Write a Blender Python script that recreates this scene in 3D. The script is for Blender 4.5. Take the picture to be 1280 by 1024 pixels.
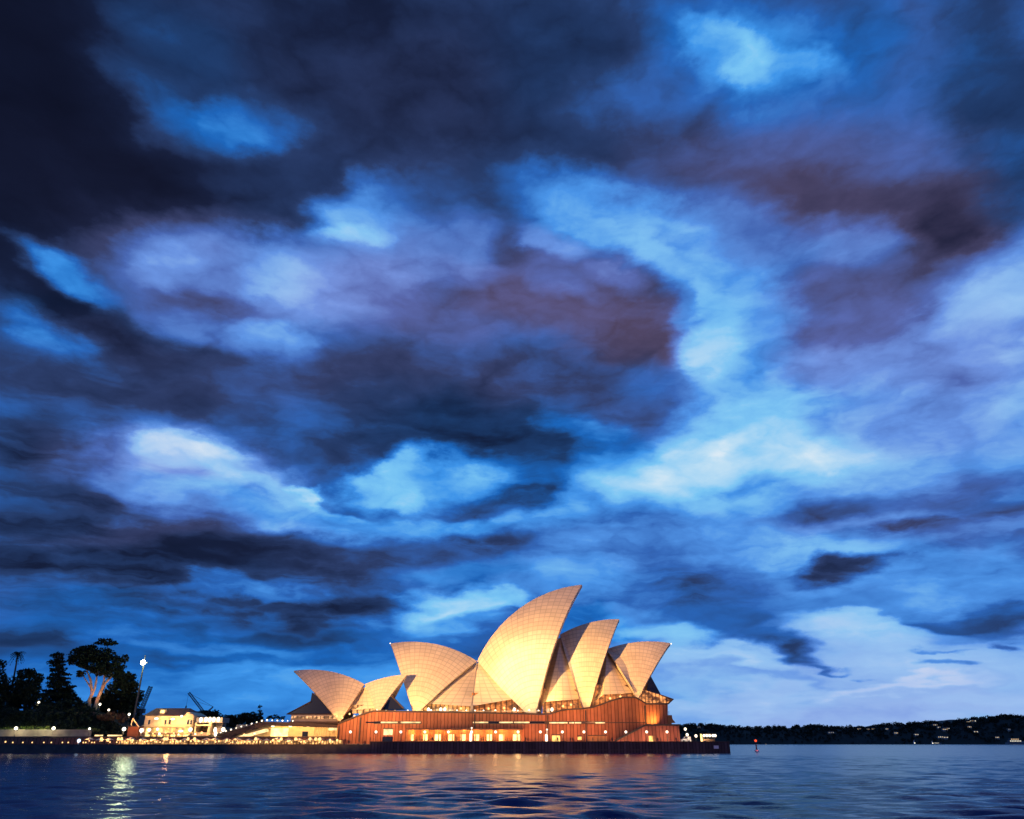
import bpy, math, random
import numpy as np
from mathutils import Vector, Matrix, Euler

sc = bpy.context.scene
for o in list(bpy.data.objects):
    bpy.data.objects.remove(o)
R = math.radians

# ------------------------------------------------------------------ camera
CAM_Z, TILT, FPX = 3.2, R(23.7), 950.0
cd = bpy.data.cameras.new('camera'); cam = bpy.data.objects.new('camera', cd)
sc.collection.objects.link(cam)
cam.location = (0, 0, CAM_Z); cam.rotation_euler = (R(90) + TILT, 0, 0)
cd.sensor_width = 36; cd.lens = FPX / 1280 * 36; cd.clip_start = 0.5; cd.clip_end = 20000
sc.camera = cam
sc.cycles.max_bounces = 5; sc.cycles.diffuse_bounces = 2; sc.cycles.glossy_bounces = 3
sc.view_settings.view_transform = 'Standard'; sc.view_settings.look = 'None'
sc.view_settings.exposure = 0; sc.view_settings.gamma = 1

def ray(x, y):
    """direction of a measured point of the photograph (1280 x 1024)"""
    xc, yc = (x - 640) / FPX, (512 - y) / FPX
    return np.array([xc, math.cos(TILT) - yc * math.sin(TILT), math.sin(TILT) + yc * math.cos(TILT)])
def P(x, y, Y):
    """survey: world point seen at (x, y) that stands Y metres away"""
    d = ray(x, y); d = d * (Y / d[1]); d[2] += CAM_Z
    return d
def X(x, Y, y=922): return float(P(x, y, Y)[0])
def Z(y, Y, x=640): return float(P(x, y, Y)[2])
def lin(c):
    f = lambda v: v / 12.92 if v <= .04045 else ((v + .055) / 1.055) ** 2.4
    return tuple(f(v / 255) for v in c) + (1.0,)

# ------------------------------------------------------------------ world: dusk sky with cloud deck
w = bpy.data.worlds.new('World'); sc.world = w; w.use_nodes = True
nt = w.node_tree; nt.nodes.clear()
def N(t, **k):
    n = nt.nodes.new(t)
    for a, v in k.items(): setattr(n, a, v)
    return n
def L(a, b): nt.links.new(a, b)
def M(op, a, b=None, c=None, clamp=False):
    n = N('ShaderNodeMath', operation=op); n.use_clamp = clamp
    for i, v in enumerate((a, b, c)):
        if v is None: continue
        if hasattr(v, 'is_output'): L(v, n.inputs[i])
        else: n.inputs[i].default_value = v
    return n.outputs[0]
def VM(op, a, b=None):
    n = N('ShaderNodeVectorMath', operation=op)
    for i, v in enumerate((a, b)):
        if v is None: continue
        if hasattr(v, 'is_output'): L(v, n.inputs[i])
        else: n.inputs[i].default_value = v
    return n.outputs['Value'] if op in ('LENGTH', 'DOT_PRODUCT') else n.outputs[0]
def noise(vec, scale, detail=5, rough=.55, dist=0.0, out='Fac'):
    n = N('ShaderNodeTexNoise'); n.inputs['Scale'].default_value = scale
    n.inputs['Detail'].default_value = detail; n.inputs['Roughness'].default_value = rough
    n.inputs['Distortion'].default_value = dist; L(vec, n.inputs['Vector'])
    return n.outputs[out]
tc = N('ShaderNodeTexCoord'); dirn = VM('NORMALIZE', tc.outputs['Generated'])
sx = N('ShaderNodeSeparateXYZ'); L(dirn, sx.inputs[0])
az = M('MULTIPLY', M('ARCTAN2', sx.outputs[0], sx.outputs[1]), 57.29578)
el = M('MULTIPLY', M('ARCSINE', sx.outputs[2]), 57.29578)
cv = N('ShaderNodeCombineXYZ'); L(az, cv.inputs[0]); L(el, cv.inputs[1])
# flat cloud deck coordinates: features get thinner towards the horizon
zz = M('ADD', M('MAXIMUM', sx.outputs[2], 0.0), 0.16)
cp = N('ShaderNodeCombineXYZ'); L(M('DIVIDE', sx.outputs[0], zz), cp.inputs[0]); L(M('DIVIDE', sx.outputs[1], zz), cp.inputs[1])
deck = cp.outputs[0]
def warp(vec, src, scale, detail, amp_az, amp_el, rough=.55):
    c = noise(src, scale, detail, rough, out='Color')
    c = VM('SUBTRACT', c, (.5, .5, .5)); c = VM('MULTIPLY', c, (amp_az, amp_el, 0))
    return VM('ADD', vec, c)
pos = warp(cv.outputs[0], deck, 1.4, 3, 12, 6)
ae = N('ShaderNodeMapping'); L(cv.outputs[0], ae.inputs[0]); ae.inputs['Scale'].default_value = (.15, .30, 1)
ae = ae.outputs[0]
pos = warp(pos, ae, 1.0, 7, 7.0, 3.6, .58)

def azel(x, y):
    d = ray(x, y); d = d / np.linalg.norm(d)
    return np.array([math.degrees(math.atan2(d[0], d[1])), math.degrees(math.asin(d[2]))])
SKY_BASE = (.34, .15)
# cloud masses in painter's order: centre, radii and tilt as measured, then brightness, warmth, weight
SKY = [
 # far background gradient of the dusk light
 (1080, 860, 420, 130, 0, .66, .30, 1), (300, 840, 420, 120, 0, .40, .0, .9), (60, 300, 420, 520, 0, .17, .1, .7),
 (1000, 560, 420, 240, 0, .60, .15, .9), (560, 120, 560, 260, 0, .20, .15, .9), (0, 130, 240, 300, 0, .0, .2, 1), (1130, 120, 300, 170, 0, .38, .25, .9),
 # top
 (225, 70, 190, 60, 35, .28, .0, .8), (290, 170, 130, 42, -5, .47, .0, 1), (200, 140, 110, 40, 35, .34, .0, .7),
 (420, 30, 150, 80, 0, .14, .15, .9), (520, 130, 220, 110, 0, .17, .25, .9), (690, 90, 120, 120, 0, .22, .05, .8),
 (950, 70, 180, 90, 5, .50, .0, 1), (930, 72, 76, 40, 25, .80, .0, .95), (1010, 78, 64, 26, 10, .68, .0, .8), (905, 75, 30, 40, 30, .62, .0, .8), (900, 60, 40, 30, 30, .55, .0, .6), (1090, 60, 60, 90, 0, .40, .0, .6),
 (1250, 120, 110, 170, 0, .22, .0, .8), (800, 130, 120, 50, -10, .42, .2, .7),
 # second row
 (110, 230, 260, 90, 8, .02, .3, .95), (350, 250, 160, 50, 10, .19, .15, .8), (450, 275, 90, 55, -20, .66, .2, .9), (440, 292, 60, 16, -6, .78, .1, .9),
 (570, 235, 120, 45, 0, .36, .2, .7), (560, 290, 110, 40, 0, .52, .45, .8), (640, 225, 90, 45, 0, .25, .1, .7), (760, 265, 150, 60, 15, .64, .1, .9), (850, 310, 120, 60, 25, .64, .15, .9),
 (980, 215, 240, 70, 0, .36, .7, .8), (1030, 260, 170, 55, 5, .25, .8, .9), (1170, 300, 90, 90, 20, .17, .8, 1), (1050, 300, 90, 36, 0, .50, .5, .7), (1240, 235, 60, 80, 0, .28, .0, .6),
 # third row
 (260, 340, 230, 75, 8, .46, .6, .9), (330, 345, 70, 60, -20, .62, .4, .9), (200, 330, 90, 30, 20, .52, .5, .7), (470, 355, 160, 70, -10, .52, .75, .9), (260, 385, 120, 26, 5, .28, .6, .8),
 (50, 345, 110, 28, 25, .52, .0, 1), (40, 385, 90, 20, 12, .10, .0, 1), (60, 430, 120, 30, 25, .46, .05, 1), (150, 425, 130, 26, 15, .16, .3, .9), (300, 420, 160, 30, 15, .52, .4, .9), (340, 425, 50, 30, 10, .66, .3, .8),
 (560, 400, 160, 60, 0, .36, .8, .8), (740, 385, 160, 75, 25, .27, 1, 1), (790, 440, 90, 50, 20, .24, 1, 1), (640, 360, 70, 40, 10, .34, 1, .8), (710, 345, 70, 30, 20, .46, .6, .7),
 (900, 340, 150, 60, 30, .66, .15, .9), (880, 420, 60, 90, 15, .74, .05, .9), (1060, 400, 130, 90, 0, .31, .8, .9), (1030, 350, 80, 40, 0, .33, .7, .7), (940, 420, 50, 50, 0, .52, .2, .6),
 (1240, 420, 150, 110, -15, .66, .5, 1), (1180, 440, 110, 40, -10, .55, .6, .8), (1120, 460, 160, 40, 0, .48, .6, .8), (1255, 350, 70, 60, -30, .62, .4, .7),
 (930, 285, 100, 50, 15, .46, .4, .9), (840, 300, 40, 20, 20, .5, .2, .8), (845, 385, 22, 30, 20, .5, .2, .8), (700, 300, 60, 22, 25, .56, .5, .8), (770, 350, 40, 18, 30, .42, .7, .8), (930, 470, 40, 30, 0, .52, .1, .8), (600, 330, 60, 26, 10, .46, .7, .8),
 # the broad dark shelf
 (200, 485, 330, 48, 3, .22, .2, 1), (520, 480, 330, 70, 0, .27, .35, 1), (780, 500, 140, 50, 5, .26, .3, 1), (600, 560, 230, 70, 12, .17, .0, 1), (700, 570, 110, 60, 0, .24, .0, .9), (800, 470, 60, 30, 0, .40, .1, .6),
 (930, 520, 130, 44, -5, .72, .05, .9), (870, 575, 150, 44, -8, .76, .0, 1), (990, 575, 150, 46, 4, .70, .05, .8), (900, 545, 60, 16, -10, .86, .0, .7), (830, 600, 70, 16, -6, .84, .0, .7), (960, 600, 60, 14, 4, .52, .1, .7), (1170, 520, 180, 60, 0, .54, .5, .8),
 (770, 570, 60, 26, 8, .44, .0, .9), (720, 540, 60, 20, 0, .55, .0, .6),
 # left bright break
 (60, 560, 160, 60, 10, .16, .1, 1), (120, 590, 120, 60, 20, .20, .3, .8), (240, 590, 170, 75, 12, .52, .5, .9), (245, 570, 120, 46, 10, .60, .6, 1), (320, 600, 100, 36, 22, .62, .4, 1), (215, 550, 50, 16, -6, .76, .4, .8), (278, 558, 50, 17, 14, .84, .3, .8), (300, 590, 54, 18, 24, .74, .3, .7), (345, 606, 40, 16, 20, .78, .2, .7), (388, 612, 24, 11, -20, .88, .0, .9), (410, 628, 36, 9, 10, .80, .0, .9), (250, 590, 50, 12, 10, .52, .7, .8), (350, 640, 90, 18, 10, .62, .4, .7),
 (520, 598, 130, 30, -6, .60, .0, 1), (480, 600, 60, 20, -5, .74, .0, .8), (430, 640, 260, 22, 6, .55, .05, .8), (600, 650, 180, 14, 3, .60, .0, .8), (180, 650, 160, 30, 5, .26, .4, .8), (690, 640, 110, 26, -20, .62, .05, .8),
 # low bands
 (150, 690, 340, 40, 2, .14, .1, 1), (480, 690, 240, 28, 2, .18, .2, 1), (70, 625, 150, 30, 6, .12, .1, .9), (800, 680, 200, 50, 0, .50, .2, .8), (900, 730, 240, 36, 3, .40, .2, .9),
 (1100, 620, 200, 40, -8, .36, .3, .9), (1230, 660, 150, 40, 0, .34, .4, .8), (1060, 706, 80, 18, 0, .17, .2, 1), (1170, 652, 60, 16, 10, .22, .4, .9), (1090, 640, 110, 16, -5, .56, .4, .7), (1100, 585, 130, 22, -10, .42, .3, .7),
 (1200, 610, 110, 30, -5, .38, .4, .7), (900, 620, 140, 20, 0, .66, .05, .7),
 (1080, 850, 330, 85, 0, .62, .55, 1), (1100, 895, 400, 40, 0, .63, .7, .9), (330, 850, 260, 60, 0, .46, .0, 1), (120, 830, 160, 40, 0, .36, 0, .8),
 (1000, 750, 330, 26, 4, .34, .15, .9), (700, 735, 130, 26, 0, .40, .1, .7), (740, 772, 90, 22, 0, .30, -.2, .9), (600, 725, 90, 18, 0, .34, .0, .8), (565, 762, 90, 26, -6, .70, .0, 1), (620, 757, 60, 12, 8, .70, .0, .7), (560, 790, 70, 14, 0, .55, .0, .7),
 (400, 752, 170, 24, 3, .19, .1, 1), (300, 728, 140, 14, 2, .42, .1, .8), (200, 770, 200, 16, 0, .40, .05, .7), (120, 745, 160, 20, 0, .22, .0, .8), (330, 790, 200, 14, 2, .32, .0, .8), (60, 775, 160, 30, 0, .24, .0, .8),
 (200, 800, 160, 12, 0, .40, .05, .6), (300, 826, 200, 14, 2, .30, .0, .7),
 (920, 775, 110, 26, 8, .24, .1, 1), (960, 806, 100, 18, 12, .26, .1, 1), (880, 760, 90, 22, 0, .27, .1, .9), (1240, 760, 160, 24, 0, .33, .1, .9), (1120, 775, 140, 12, 0, .62, .3, .7),
 (820, 780, 70, 30, 10, .72, .1, .8), (890, 825, 110, 26, 0, .68, .4, .7), (960, 845, 110, 12, 2, .50, .4, .8), (880, 855, 90, 12, 0, .54, .35, .7), (1050, 828, 40, 6, 3, .40, .2, .9), (1172, 833, 40, 9, 6, .38, .2, .9), (1202, 806, 34, 7, 0, .42, .2, .8), (1275, 796, 30, 9, 8, .34, .2, .9), (1120, 856, 90, 10, 0, .80, .8, .7), (1240, 885, 110, 14, 0, .70, .6, .5), (880, 880, 150, 12, 0, .70, .6, .5),
]
def sky_vec(v):
    c = N('ShaderNodeCombineXYZ'); c.inputs[0].default_value = v[0]; c.inputs[1].default_value = v[1]
    return c.outputs[0]
field = sky_vec(SKY_BASE)
for (x, y, rx, ry, rot, lv, wm, wt) in SKY:
    c0 = azel(x, y); e = 1.0
    J = np.stack([(azel(x + e, y) - azel(x - e, y)) / 2, (azel(x, y + e) - azel(x, y - e)) / 2], 1)
    a = R(rot); A = J @ np.array([[math.cos(a), -math.sin(a)], [math.sin(a), math.cos(a)]]) @ np.diag([rx, ry])
    U, S, _ = np.linalg.svd(A)
    ch = N('ShaderNodeVectorMath', operation='MULTIPLY_ADD')       # chains the masses so that few values are alive at a time
    L(field, ch.inputs[0]); ch.inputs[1].default_value = (1e-7, 1e-7, 0); L(pos, ch.inputs[2])
    mp = N('ShaderNodeMapping', vector_type='TEXTURE'); L(ch.outputs[0], mp.inputs['Vector'])
    mp.inputs['Location'].default_value = (c0[0], c0[1], 0)
    mp.inputs['Rotation'].default_value = (0, 0, math.atan2(U[1, 0], U[0, 0]))
    mp.inputs['Scale'].default_value = (S[0] * 1.2, S[1] * 1.2, 1)
    mr = N('ShaderNodeMapRange', interpolation_type='SMOOTHSTEP'); L(VM('LENGTH', mp.outputs[0]), mr.inputs[0])
    mr.inputs[1].default_value = 1.0; mr.inputs[2].default_value = 0.22; mr.inputs[3].default_value = 0; mr.inputs[4].default_value = wt
    mx = N('ShaderNodeMix', data_type='VECTOR'); L(mr.outputs[0], mx.inputs[0]); L(field, mx.inputs[4])
    mx.inputs[5].default_value = (lv, wm, 0)
    field = mx.outputs[1]
fs = N('ShaderNodeSeparateXYZ'); L(field, fs.inputs[0])
lum, warm = fs.outputs[0], fs.outputs[1]
# billow and wisp detail, more of it where there is light to model the cloud
d1 = M('SUBTRACT', noise(deck, 2.4, 5, .52, .3), .5)
st = N('ShaderNodeMapping'); L(pos, st.inputs[0]); st.inputs['Scale'].default_value = (.10, .26, 1); st.inputs['Location'].default_value = (7.3, 2.1, 0)
d2 = M('SUBTRACT', noise(st.outputs[0], 1.0, 10, .58, .35), .5)
damp = N('ShaderNodeMapRange', interpolation_type='SMOOTHSTEP'); L(el, damp.inputs[0]); damp.inputs[1].default_value = 2; damp.inputs[2].default_value = 15; damp.inputs[3].default_value = .5; damp.inputs[4].default_value = 1
hi = N('ShaderNodeMapRange', interpolation_type='SMOOTHSTEP'); L(el, hi.inputs[0]); hi.inputs[1].default_value = 22; hi.inputs[2].default_value = 40; hi.inputs[3].default_value = 1; hi.inputs[4].default_value = .62
amp = M('MULTIPLY', M('MULTIPLY', M('ADD', M('MULTIPLY', lum, .55), .10), damp.outputs[0]), hi.outputs[0])
# puffed billows: rounded tops with dark creases
def azel_noise(sx_, sy_, lx, src=None, **k):
    mp_ = N('ShaderNodeMapping'); L(src or pos2, mp_.inputs[0]); mp_.inputs['Scale'].default_value = (sx_, sy_, 1); mp_.inputs['Location'].default_value = (lx, lx * .7, 0)
    return noise(mp_.outputs[0], 1.0, **k)
pos2 = warp(cv.outputs[0], ae, 1.6, 4, 5.0, 2.2, .55)
bil = None
for kq, (fq, aq) in enumerate(((.09, 1.0), (.21, .5), (.46, .22), (1.0, .1))):
    v_ = M('MULTIPLY', M('ABSOLUTE', M('SUBTRACT', azel_noise(fq, fq * 2.0, 3.1 + kq * 5, detail=0), .5)), aq)
    bil = v_ if bil is None else M('ADD', bil, v_)
bil = M('SUBTRACT', M('MULTIPLY', bil, 1.6), .34)
# flat-based layers stacked towards the horizon
lay = N('ShaderNodeMapRange', interpolation_type='SMOOTHSTEP'); L(azel_noise(.036, .32, 11.0, detail=8, rough=.58, dist=.2), lay.inputs[0])
lay.inputs[1].default_value = .36; lay.inputs[2].default_value = .64; lay.inputs[3].default_value = -.5; lay.inputs[4].default_value = .5
low = N('ShaderNodeMapRange', interpolation_type='SMOOTHSTEP'); L(el, low.inputs[0]); low.inputs[1].default_value = 30; low.inputs[2].default_value = 14; low.inputs[3].default_value = 0; low.inputs[4].default_value = 1
damp2 = N('ShaderNodeMapRange', interpolation_type='SMOOTHSTEP'); L(el, damp2.inputs[0]); damp2.inputs[1].default_value = 1; damp2.inputs[2].default_value = 8; damp2.inputs[3].default_value = .5; damp2.inputs[4].default_value = 1
lay = M('MULTIPLY', M('MULTIPLY', M('MULTIPLY', lay.outputs[0], low.outputs[0]), damp2.outputs[0]), M('MULTIPLY', M('SUBTRACT', 1.0, lum), .24))
lum = M('ADD', M('ADD', lum, .045), M('MULTIPLY', M('ADD', M('ADD', M('MULTIPLY', d1, .5), M('MULTIPLY', bil, .8)), M('MULTIPLY', d2, .95)), amp))
lum = M('ADD', lum, lay)
def ramp(stops):
    r = N('ShaderNodeValToRGB'); e = r.color_ramp.elements
    r.color_ramp.interpolation = 'LINEAR'
    while len(e) < len(stops): e.new(.5)
    for el_, (p, c) in zip(e, stops): el_.position = p; el_.color = lin(c)
    L(lum, r.inputs[0]); return r.outputs[0]
lift = N('ShaderNodeMapRange', interpolation_type='SMOOTHSTEP'); L(el, lift.inputs[0]); lift.inputs[1].default_value = 32; lift.inputs[2].default_value = 16; lift.inputs[3].default_value = -.005; lift.inputs[4].default_value = .05
lum = M('ADD', M('ADD', M('MULTIPLY', M('SUBTRACT', lum, .42), 1.18), .42), lift.outputs[0])
# gentle shoulder and toe
lum = M('SUBTRACT', lum, M('MULTIPLY', M('MAXIMUM', M('SUBTRACT', lum, .72), 0.0), .36))
lum = M('ADD', lum, M('MULTIPLY', M('MAXIMUM', M('SUBTRACT', .12, lum), 0.0), .5))
cold = ramp([(0, (8, 10, 24)), (.13, (19, 31, 60)), (.28, (29, 60, 108)), (.44, (27, 101, 186)), (.6, (62, 148, 233)), (.78, (124, 200, 247)), (.92, (194, 228, 250)), (1, (230, 243, 253))])
hot = ramp([(0, (14, 12, 26)), (.13, (38, 38, 64)), (.28, (80, 70, 100)), (.44, (102, 106, 168)), (.6, (134, 148, 218)), (.78, (174, 190, 240)), (.92, (216, 218, 244)), (1, (240, 240, 251))])
mixc = N('ShaderNodeMix', data_type='RGBA'); L(M('MAXIMUM', warm, 0.0), mixc.inputs[0]); L(cold, mixc.inputs[6]); L(hot, mixc.inputs[7])
SUN_EL, SUN_ROT = 1.0, 200.0
skt = N('ShaderNodeTexSky', sky_type='NISHITA'); skt.sun_disc = False
skt.sun_elevation = R(SUN_EL); skt.sun_rotation = R(SUN_ROT); skt.ozone_density = 4
bg1 = N('ShaderNodeBackground'); L(mixc.outputs[2], bg1.inputs[0]); bg1.inputs[1].default_value = 1.0
bg2 = N('ShaderNodeBackground'); L(skt.outputs[0], bg2.inputs[0]); bg2.inputs[1].default_value = 0.05
gap = N('ShaderNodeMapRange'); L(lum, gap.inputs[0]); gap.inputs[1].default_value = .6; gap.inputs[2].default_value = 1.1; gap.inputs[3].default_value = 0; gap.inputs[4].default_value = .08
ms = N('ShaderNodeMixShader'); L(gap.outputs[0], ms.inputs[0]); L(bg1.outputs[0], ms.inputs[1]); L(bg2.outputs[0], ms.inputs[2])
wo = N('ShaderNodeOutputWorld'); L(ms.outputs[0], wo.inputs[0])
w.cycles.sampling_method = 'MANUAL'; w.cycles.sample_map_resolution = 512

# ------------------------------------------------------------------ last light of the set sun (behind the camera, to the left)
sd = bpy.data.lights.new('sun', 'SUN'); sd.energy = 0.05; sd.angle = R(10); sd.color = (1, .8, .65)
so = bpy.data.objects.new('sun', sd); sc.collection.objects.link(so)
so.rotation_euler = (R(90 - 4), 0, R(-20))

# ------------------------------------------------------------------ helpers
rnd = random.Random(7)
class MB:
    def __init__(s): s.v = []; s.f = []; s.uv = []; s.smooth = False
    def add(s, vs, fs, uvs=None):
        o = len(s.v); s.v += [tuple(map(float, p)) for p in vs]; s.f += [tuple(i + o for i in f) for f in fs]
        s.uv += list(uvs) if uvs is not None else [(0, 0)] * len(vs); return s
    def box(s, x0, x1, y0, y1, z0, z1):
        return s.add([(x, y, z) for z in (z0, z1) for y in (y0, y1) for x in (x0, x1)],
                     [(0, 2, 3, 1), (4, 5, 7, 6), (0, 1, 5, 4), (2, 6, 7, 3), (0, 4, 6, 2), (1, 3, 7, 5)])
    def prism(s, poly, y0, y1):
        n = len(poly)
        vs = [(p[0], y0, p[1]) for p in poly] + [(p[0], y1, p[1]) for p in poly]
        return s.add(vs, [tuple(range(n)), tuple(range(2 * n - 1, n - 1, -1))] + [(i, i + n, (i + 1) % n + n, (i + 1) % n) for i in range(n)])
    def tube(s, pts, radii, n=8, cap=True):
        pts = [Vector(p) for p in pts]; rings = []
        if not hasattr(radii, '__len__'): radii = [radii] * len(pts)
        for i, p in enumerate(pts):
            d = (pts[min(i + 1, len(pts) - 1)] - pts[max(i - 1, 0)]).normalized()
            u = d.orthogonal().normalized() if abs(d.z) > .99 else Vector((0, 0, 1)).cross(d).normalized()
            v = d.cross(u)
            rings.append([p + (u * math.cos(6.28319 * k / n) + v * math.sin(6.28319 * k / n)) * radii[i] for k in range(n)])
        vs = [q for r in rings for q in r]; fs = []
        for i in range(len(pts) - 1):
            for k in range(n): fs.append((i * n + k, i * n + (k + 1) % n, (i + 1) * n + (k + 1) % n, (i + 1) * n + k))
        if cap: fs += [tuple(range(n - 1, -1, -1)), tuple(range((len(pts) - 1) * n, len(pts) * n))]
        return s.add(vs, fs)
    def lathe(s, prof, c=(0, 0, 0), n=12):
        vs = []; fs = []
        for r, z in prof: vs += [(c[0] + r * math.cos(6.28319 * k / n), c[1] + r * math.sin(6.28319 * k / n), c[2] + z) for k in range(n)]
        for i in range(len(prof) - 1):
            for k in range(n): fs.append((i * n + k, i * n + (k + 1) % n, (i + 1) * n + (k + 1) % n, (i + 1) * n + k))
        fs += [tuple(range(n - 1, -1, -1)), tuple(range((len(prof) - 1) * n, len(prof) * n))]
        return s.add(vs, fs)
    def ball(s, c, r, n=10, m=6, sz=1.0):
        return s.lathe([(max(r * math.sin(math.pi * i / m), .001), -r * sz * math.cos(math.pi * i / m)) for i in range(m + 1)], c, n)
    def build(s, name, mat, parent=None, smooth=False):
        me = bpy.data.meshes.new(name); me.from_pydata(s.v, [], s.f)
        uvl = me.uv_layers.new(name='UVMap')
        li = np.empty(len(me.loops), dtype=np.int32); me.loops.foreach_get('vertex_index', li)
        uvl.data.foreach_set('uv', np.array(s.uv, dtype=np.float32)[li].ravel())
        me.materials.append(mat)
        if smooth: me.polygons.foreach_set('use_smooth', [True] * len(me.polygons))
        me.update()
        o = bpy.data.objects.new(name, me); sc.collection.objects.link(o)
        if parent is not None:
            o.parent = parent
            o.matrix_parent_inverse = Matrix.Translation(parent.location).inverted() if tuple(parent.location) != (0, 0, 0) and not getattr(s, 'local', False) else Matrix()
        return o
def LMB():
    m = MB(); m.local = True; return m
def tag(o, label, cat, group=None):
    o['label'] = label; o['category'] = cat
    if group: o['group'] = group
    return o
def kind(o, k): o['kind'] = k; return o
def thing(name, label, cat, loc=(0, 0, 0), group=None):
    o = bpy.data.objects.new(name, None); sc.collection.objects.link(o); o.location = tuple(map(float, loc)); o.empty_display_size = .5
    return tag(o, label, cat, group)
def dup(root, loc, label=None, rz=0.0, s=1.0):
    r = root.copy(); sc.collection.objects.link(r); r.location = tuple(map(float, loc)); r.rotation_euler = (0, 0, rz); r.scale = (s, s, s)
    if label: r['label'] = label
    for ch in list(root.children):
        c = ch.copy(); sc.collection.objects.link(c); c.parent = r
        for g in list(ch.children):
            d = g.copy(); sc.collection.objects.link(d); d.parent = c
    return r
ORD = ['first', 'second', 'third', 'fourth', 'fifth', 'sixth', 'seventh', 'eighth', 'ninth', 'tenth', 'eleventh', 'twelfth', 'thirteenth', 'fourteenth', 'fifteenth',
       'sixteenth', 'seventeenth', 'eighteenth', 'nineteenth', 'twentieth', 'twenty-first', 'twenty-second', 'twenty-third', 'twenty-fourth', 'twenty-fifth', 'twenty-sixth', 'twenty-seventh', 'twenty-eighth']

# ------------------------------------------------------------------ materials
class NT:
    def __init__(s, m): s.t = m.node_tree
    def n(s, t, **k):
        n = s.t.nodes.new(t)
        for a, v in k.items(): setattr(n, a, v)
        return n
    def l(s, a, b): s.t.links.new(a, b)
    def m(s, op, a, b=None, c=None):
        n = s.n('ShaderNodeMath', operation=op)
        for i, v in enumerate((a, b, c)):
            if v is None: continue
            if hasattr(v, 'is_output'): s.l(v, n.inputs[i])
            else: n.inputs[i].default_value = v
        return n.outputs[0]
def base_mat(name, col, rough=.7, metal=0.0, spec=.4):
    m = bpy.data.materials.new(name); m.use_nodes = True
    b = m.node_tree.nodes['Principled BSDF']
    b.inputs['Base Color'].default_value = tuple(col) + (1,); b.inputs['Roughness'].default_value = rough
    b.inputs['Metallic'].default_value = metal; b.inputs['Specular IOR Level'].default_value = spec
    return m, NT(m), b
def rough_mat(name, col, col2, scale=1.0, rough=.75, metal=0.0, bump=.2, detail=6):
    """plain weathered surface: two tones by object-space noise, with a little bump"""
    m, q, b = base_mat(name, col, rough, metal)
    tcn = q.n('ShaderNodeTexCoord'); no = q.n('ShaderNodeTexNoise'); q.l(tcn.outputs['Object'], no.inputs['Vector'])
    no.inputs['Scale'].default_value = scale; no.inputs['Detail'].default_value = detail
    mx = q.n('ShaderNodeMix', data_type='RGBA'); mr = q.n('ShaderNodeMapRange'); q.l(no.outputs[0], mr.inputs[0])
    mr.inputs[1].default_value = .35; mr.inputs[2].default_value = .65
    q.l(mr.outputs[0], mx.inputs[0]); mx.inputs[6].default_value = tuple(col) + (1,); mx.inputs[7].default_value = tuple(col2) + (1,)
    q.l(mx.outputs[2], b.inputs['Base Color'])
    if bump:
        bp = q.n('ShaderNodeBump'); bp.inputs['Strength'].default_value = bump; bp.inputs['Distance'].default_value = .2
        q.l(no.outputs[0], bp.inputs['Height']); q.l(bp.outputs[0], b.inputs['Normal'])
    return m
def glow_mat(name, col, strength, vary=0.0, scale=1.0):
    m = bpy.data.materials.new(name); m.use_nodes = True; q = NT(m); t = m.node_tree; t.nodes.clear()
    e = q.n('ShaderNodeEmission'); e.inputs[0].default_value = tuple(col) + (1,); e.inputs[1].default_value = strength
    o = q.n('ShaderNodeOutputMaterial'); q.l(e.outputs[0], o.inputs[0])
    if vary:
        tcn = q.n('ShaderNodeTexCoord'); no = q.n('ShaderNodeTexNoise'); q.l(tcn.outputs['Object'], no.inputs['Vector'])
        no.inputs['Scale'].default_value = scale; no.inputs['Detail'].default_value = 3
        mr = q.n('ShaderNodeMapRange'); q.l(no.outputs[0], mr.inputs[0]); mr.inputs[1].default_value = .35; mr.inputs[2].default_value = .65
        mr.inputs[3].default_value = strength * (1 - vary); mr.inputs[4].default_value = strength * (1 + vary)
        q.l(mr.outputs[0], e.inputs[1])
    return m
def tile_mat():
    m, q, b = base_mat('ceramic_tile', (.78, .7, .56), .42, 0, .4)
    uv = q.n('ShaderNodeUVMap'); s = q.n('ShaderNodeSeparateXYZ'); q.l(uv.outputs[0], s.inputs[0])
    fu = q.m('FRACT', s.outputs[0]); fv = q.m('FRACT', s.outputs[1])
    du = q.m('ABSOLUTE', q.m('SUBTRACT', fu, .5)); dv = q.m('ABSOLUTE', q.m('SUBTRACT', fv, .5))
    lu = q.m('GREATER_THAN', du, .43); lv = q.m('GREATER_THAN', dv, .42)
    line = q.m('MAXIMUM', q.m('MULTIPLY', lu, .8), q.m('MULTIPLY', lv, 1.0))
    cell = q.n('ShaderNodeCombineXYZ'); q.l(q.m('FLOOR', s.outputs[0]), cell.inputs[0]); q.l(q.m('FLOOR', s.outputs[1]), cell.inputs[1])
    wn = q.n('ShaderNodeTexWhiteNoise'); q.l(cell.outputs[0], wn.inputs['Vector'])
    tcn = q.n('ShaderNodeTexCoord'); no = q.n('ShaderNodeTexNoise'); q.l(tcn.outputs['Object'], no.inputs['Vector']); no.inputs['Scale'].default_value = .12; no.inputs['Detail'].default_value = 7
    k = q.m('ADD', q.m('MULTIPLY', wn.outputs[0], .14), q.m('ADD', q.m('MULTIPLY', no.outputs[0], .3), .72))
    k = q.m('MULTIPLY', k, q.m('SUBTRACT', 1.0, q.m('MULTIPLY', line, .27)))
    sc_ = q.n('ShaderNodeVectorMath', operation='SCALE'); sc_.inputs[0].default_value = (.76, .63, .41); q.l(k, sc_.inputs['Scale'])
    q.l(sc_.outputs[0], b.inputs['Base Color'])
    return m
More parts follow.
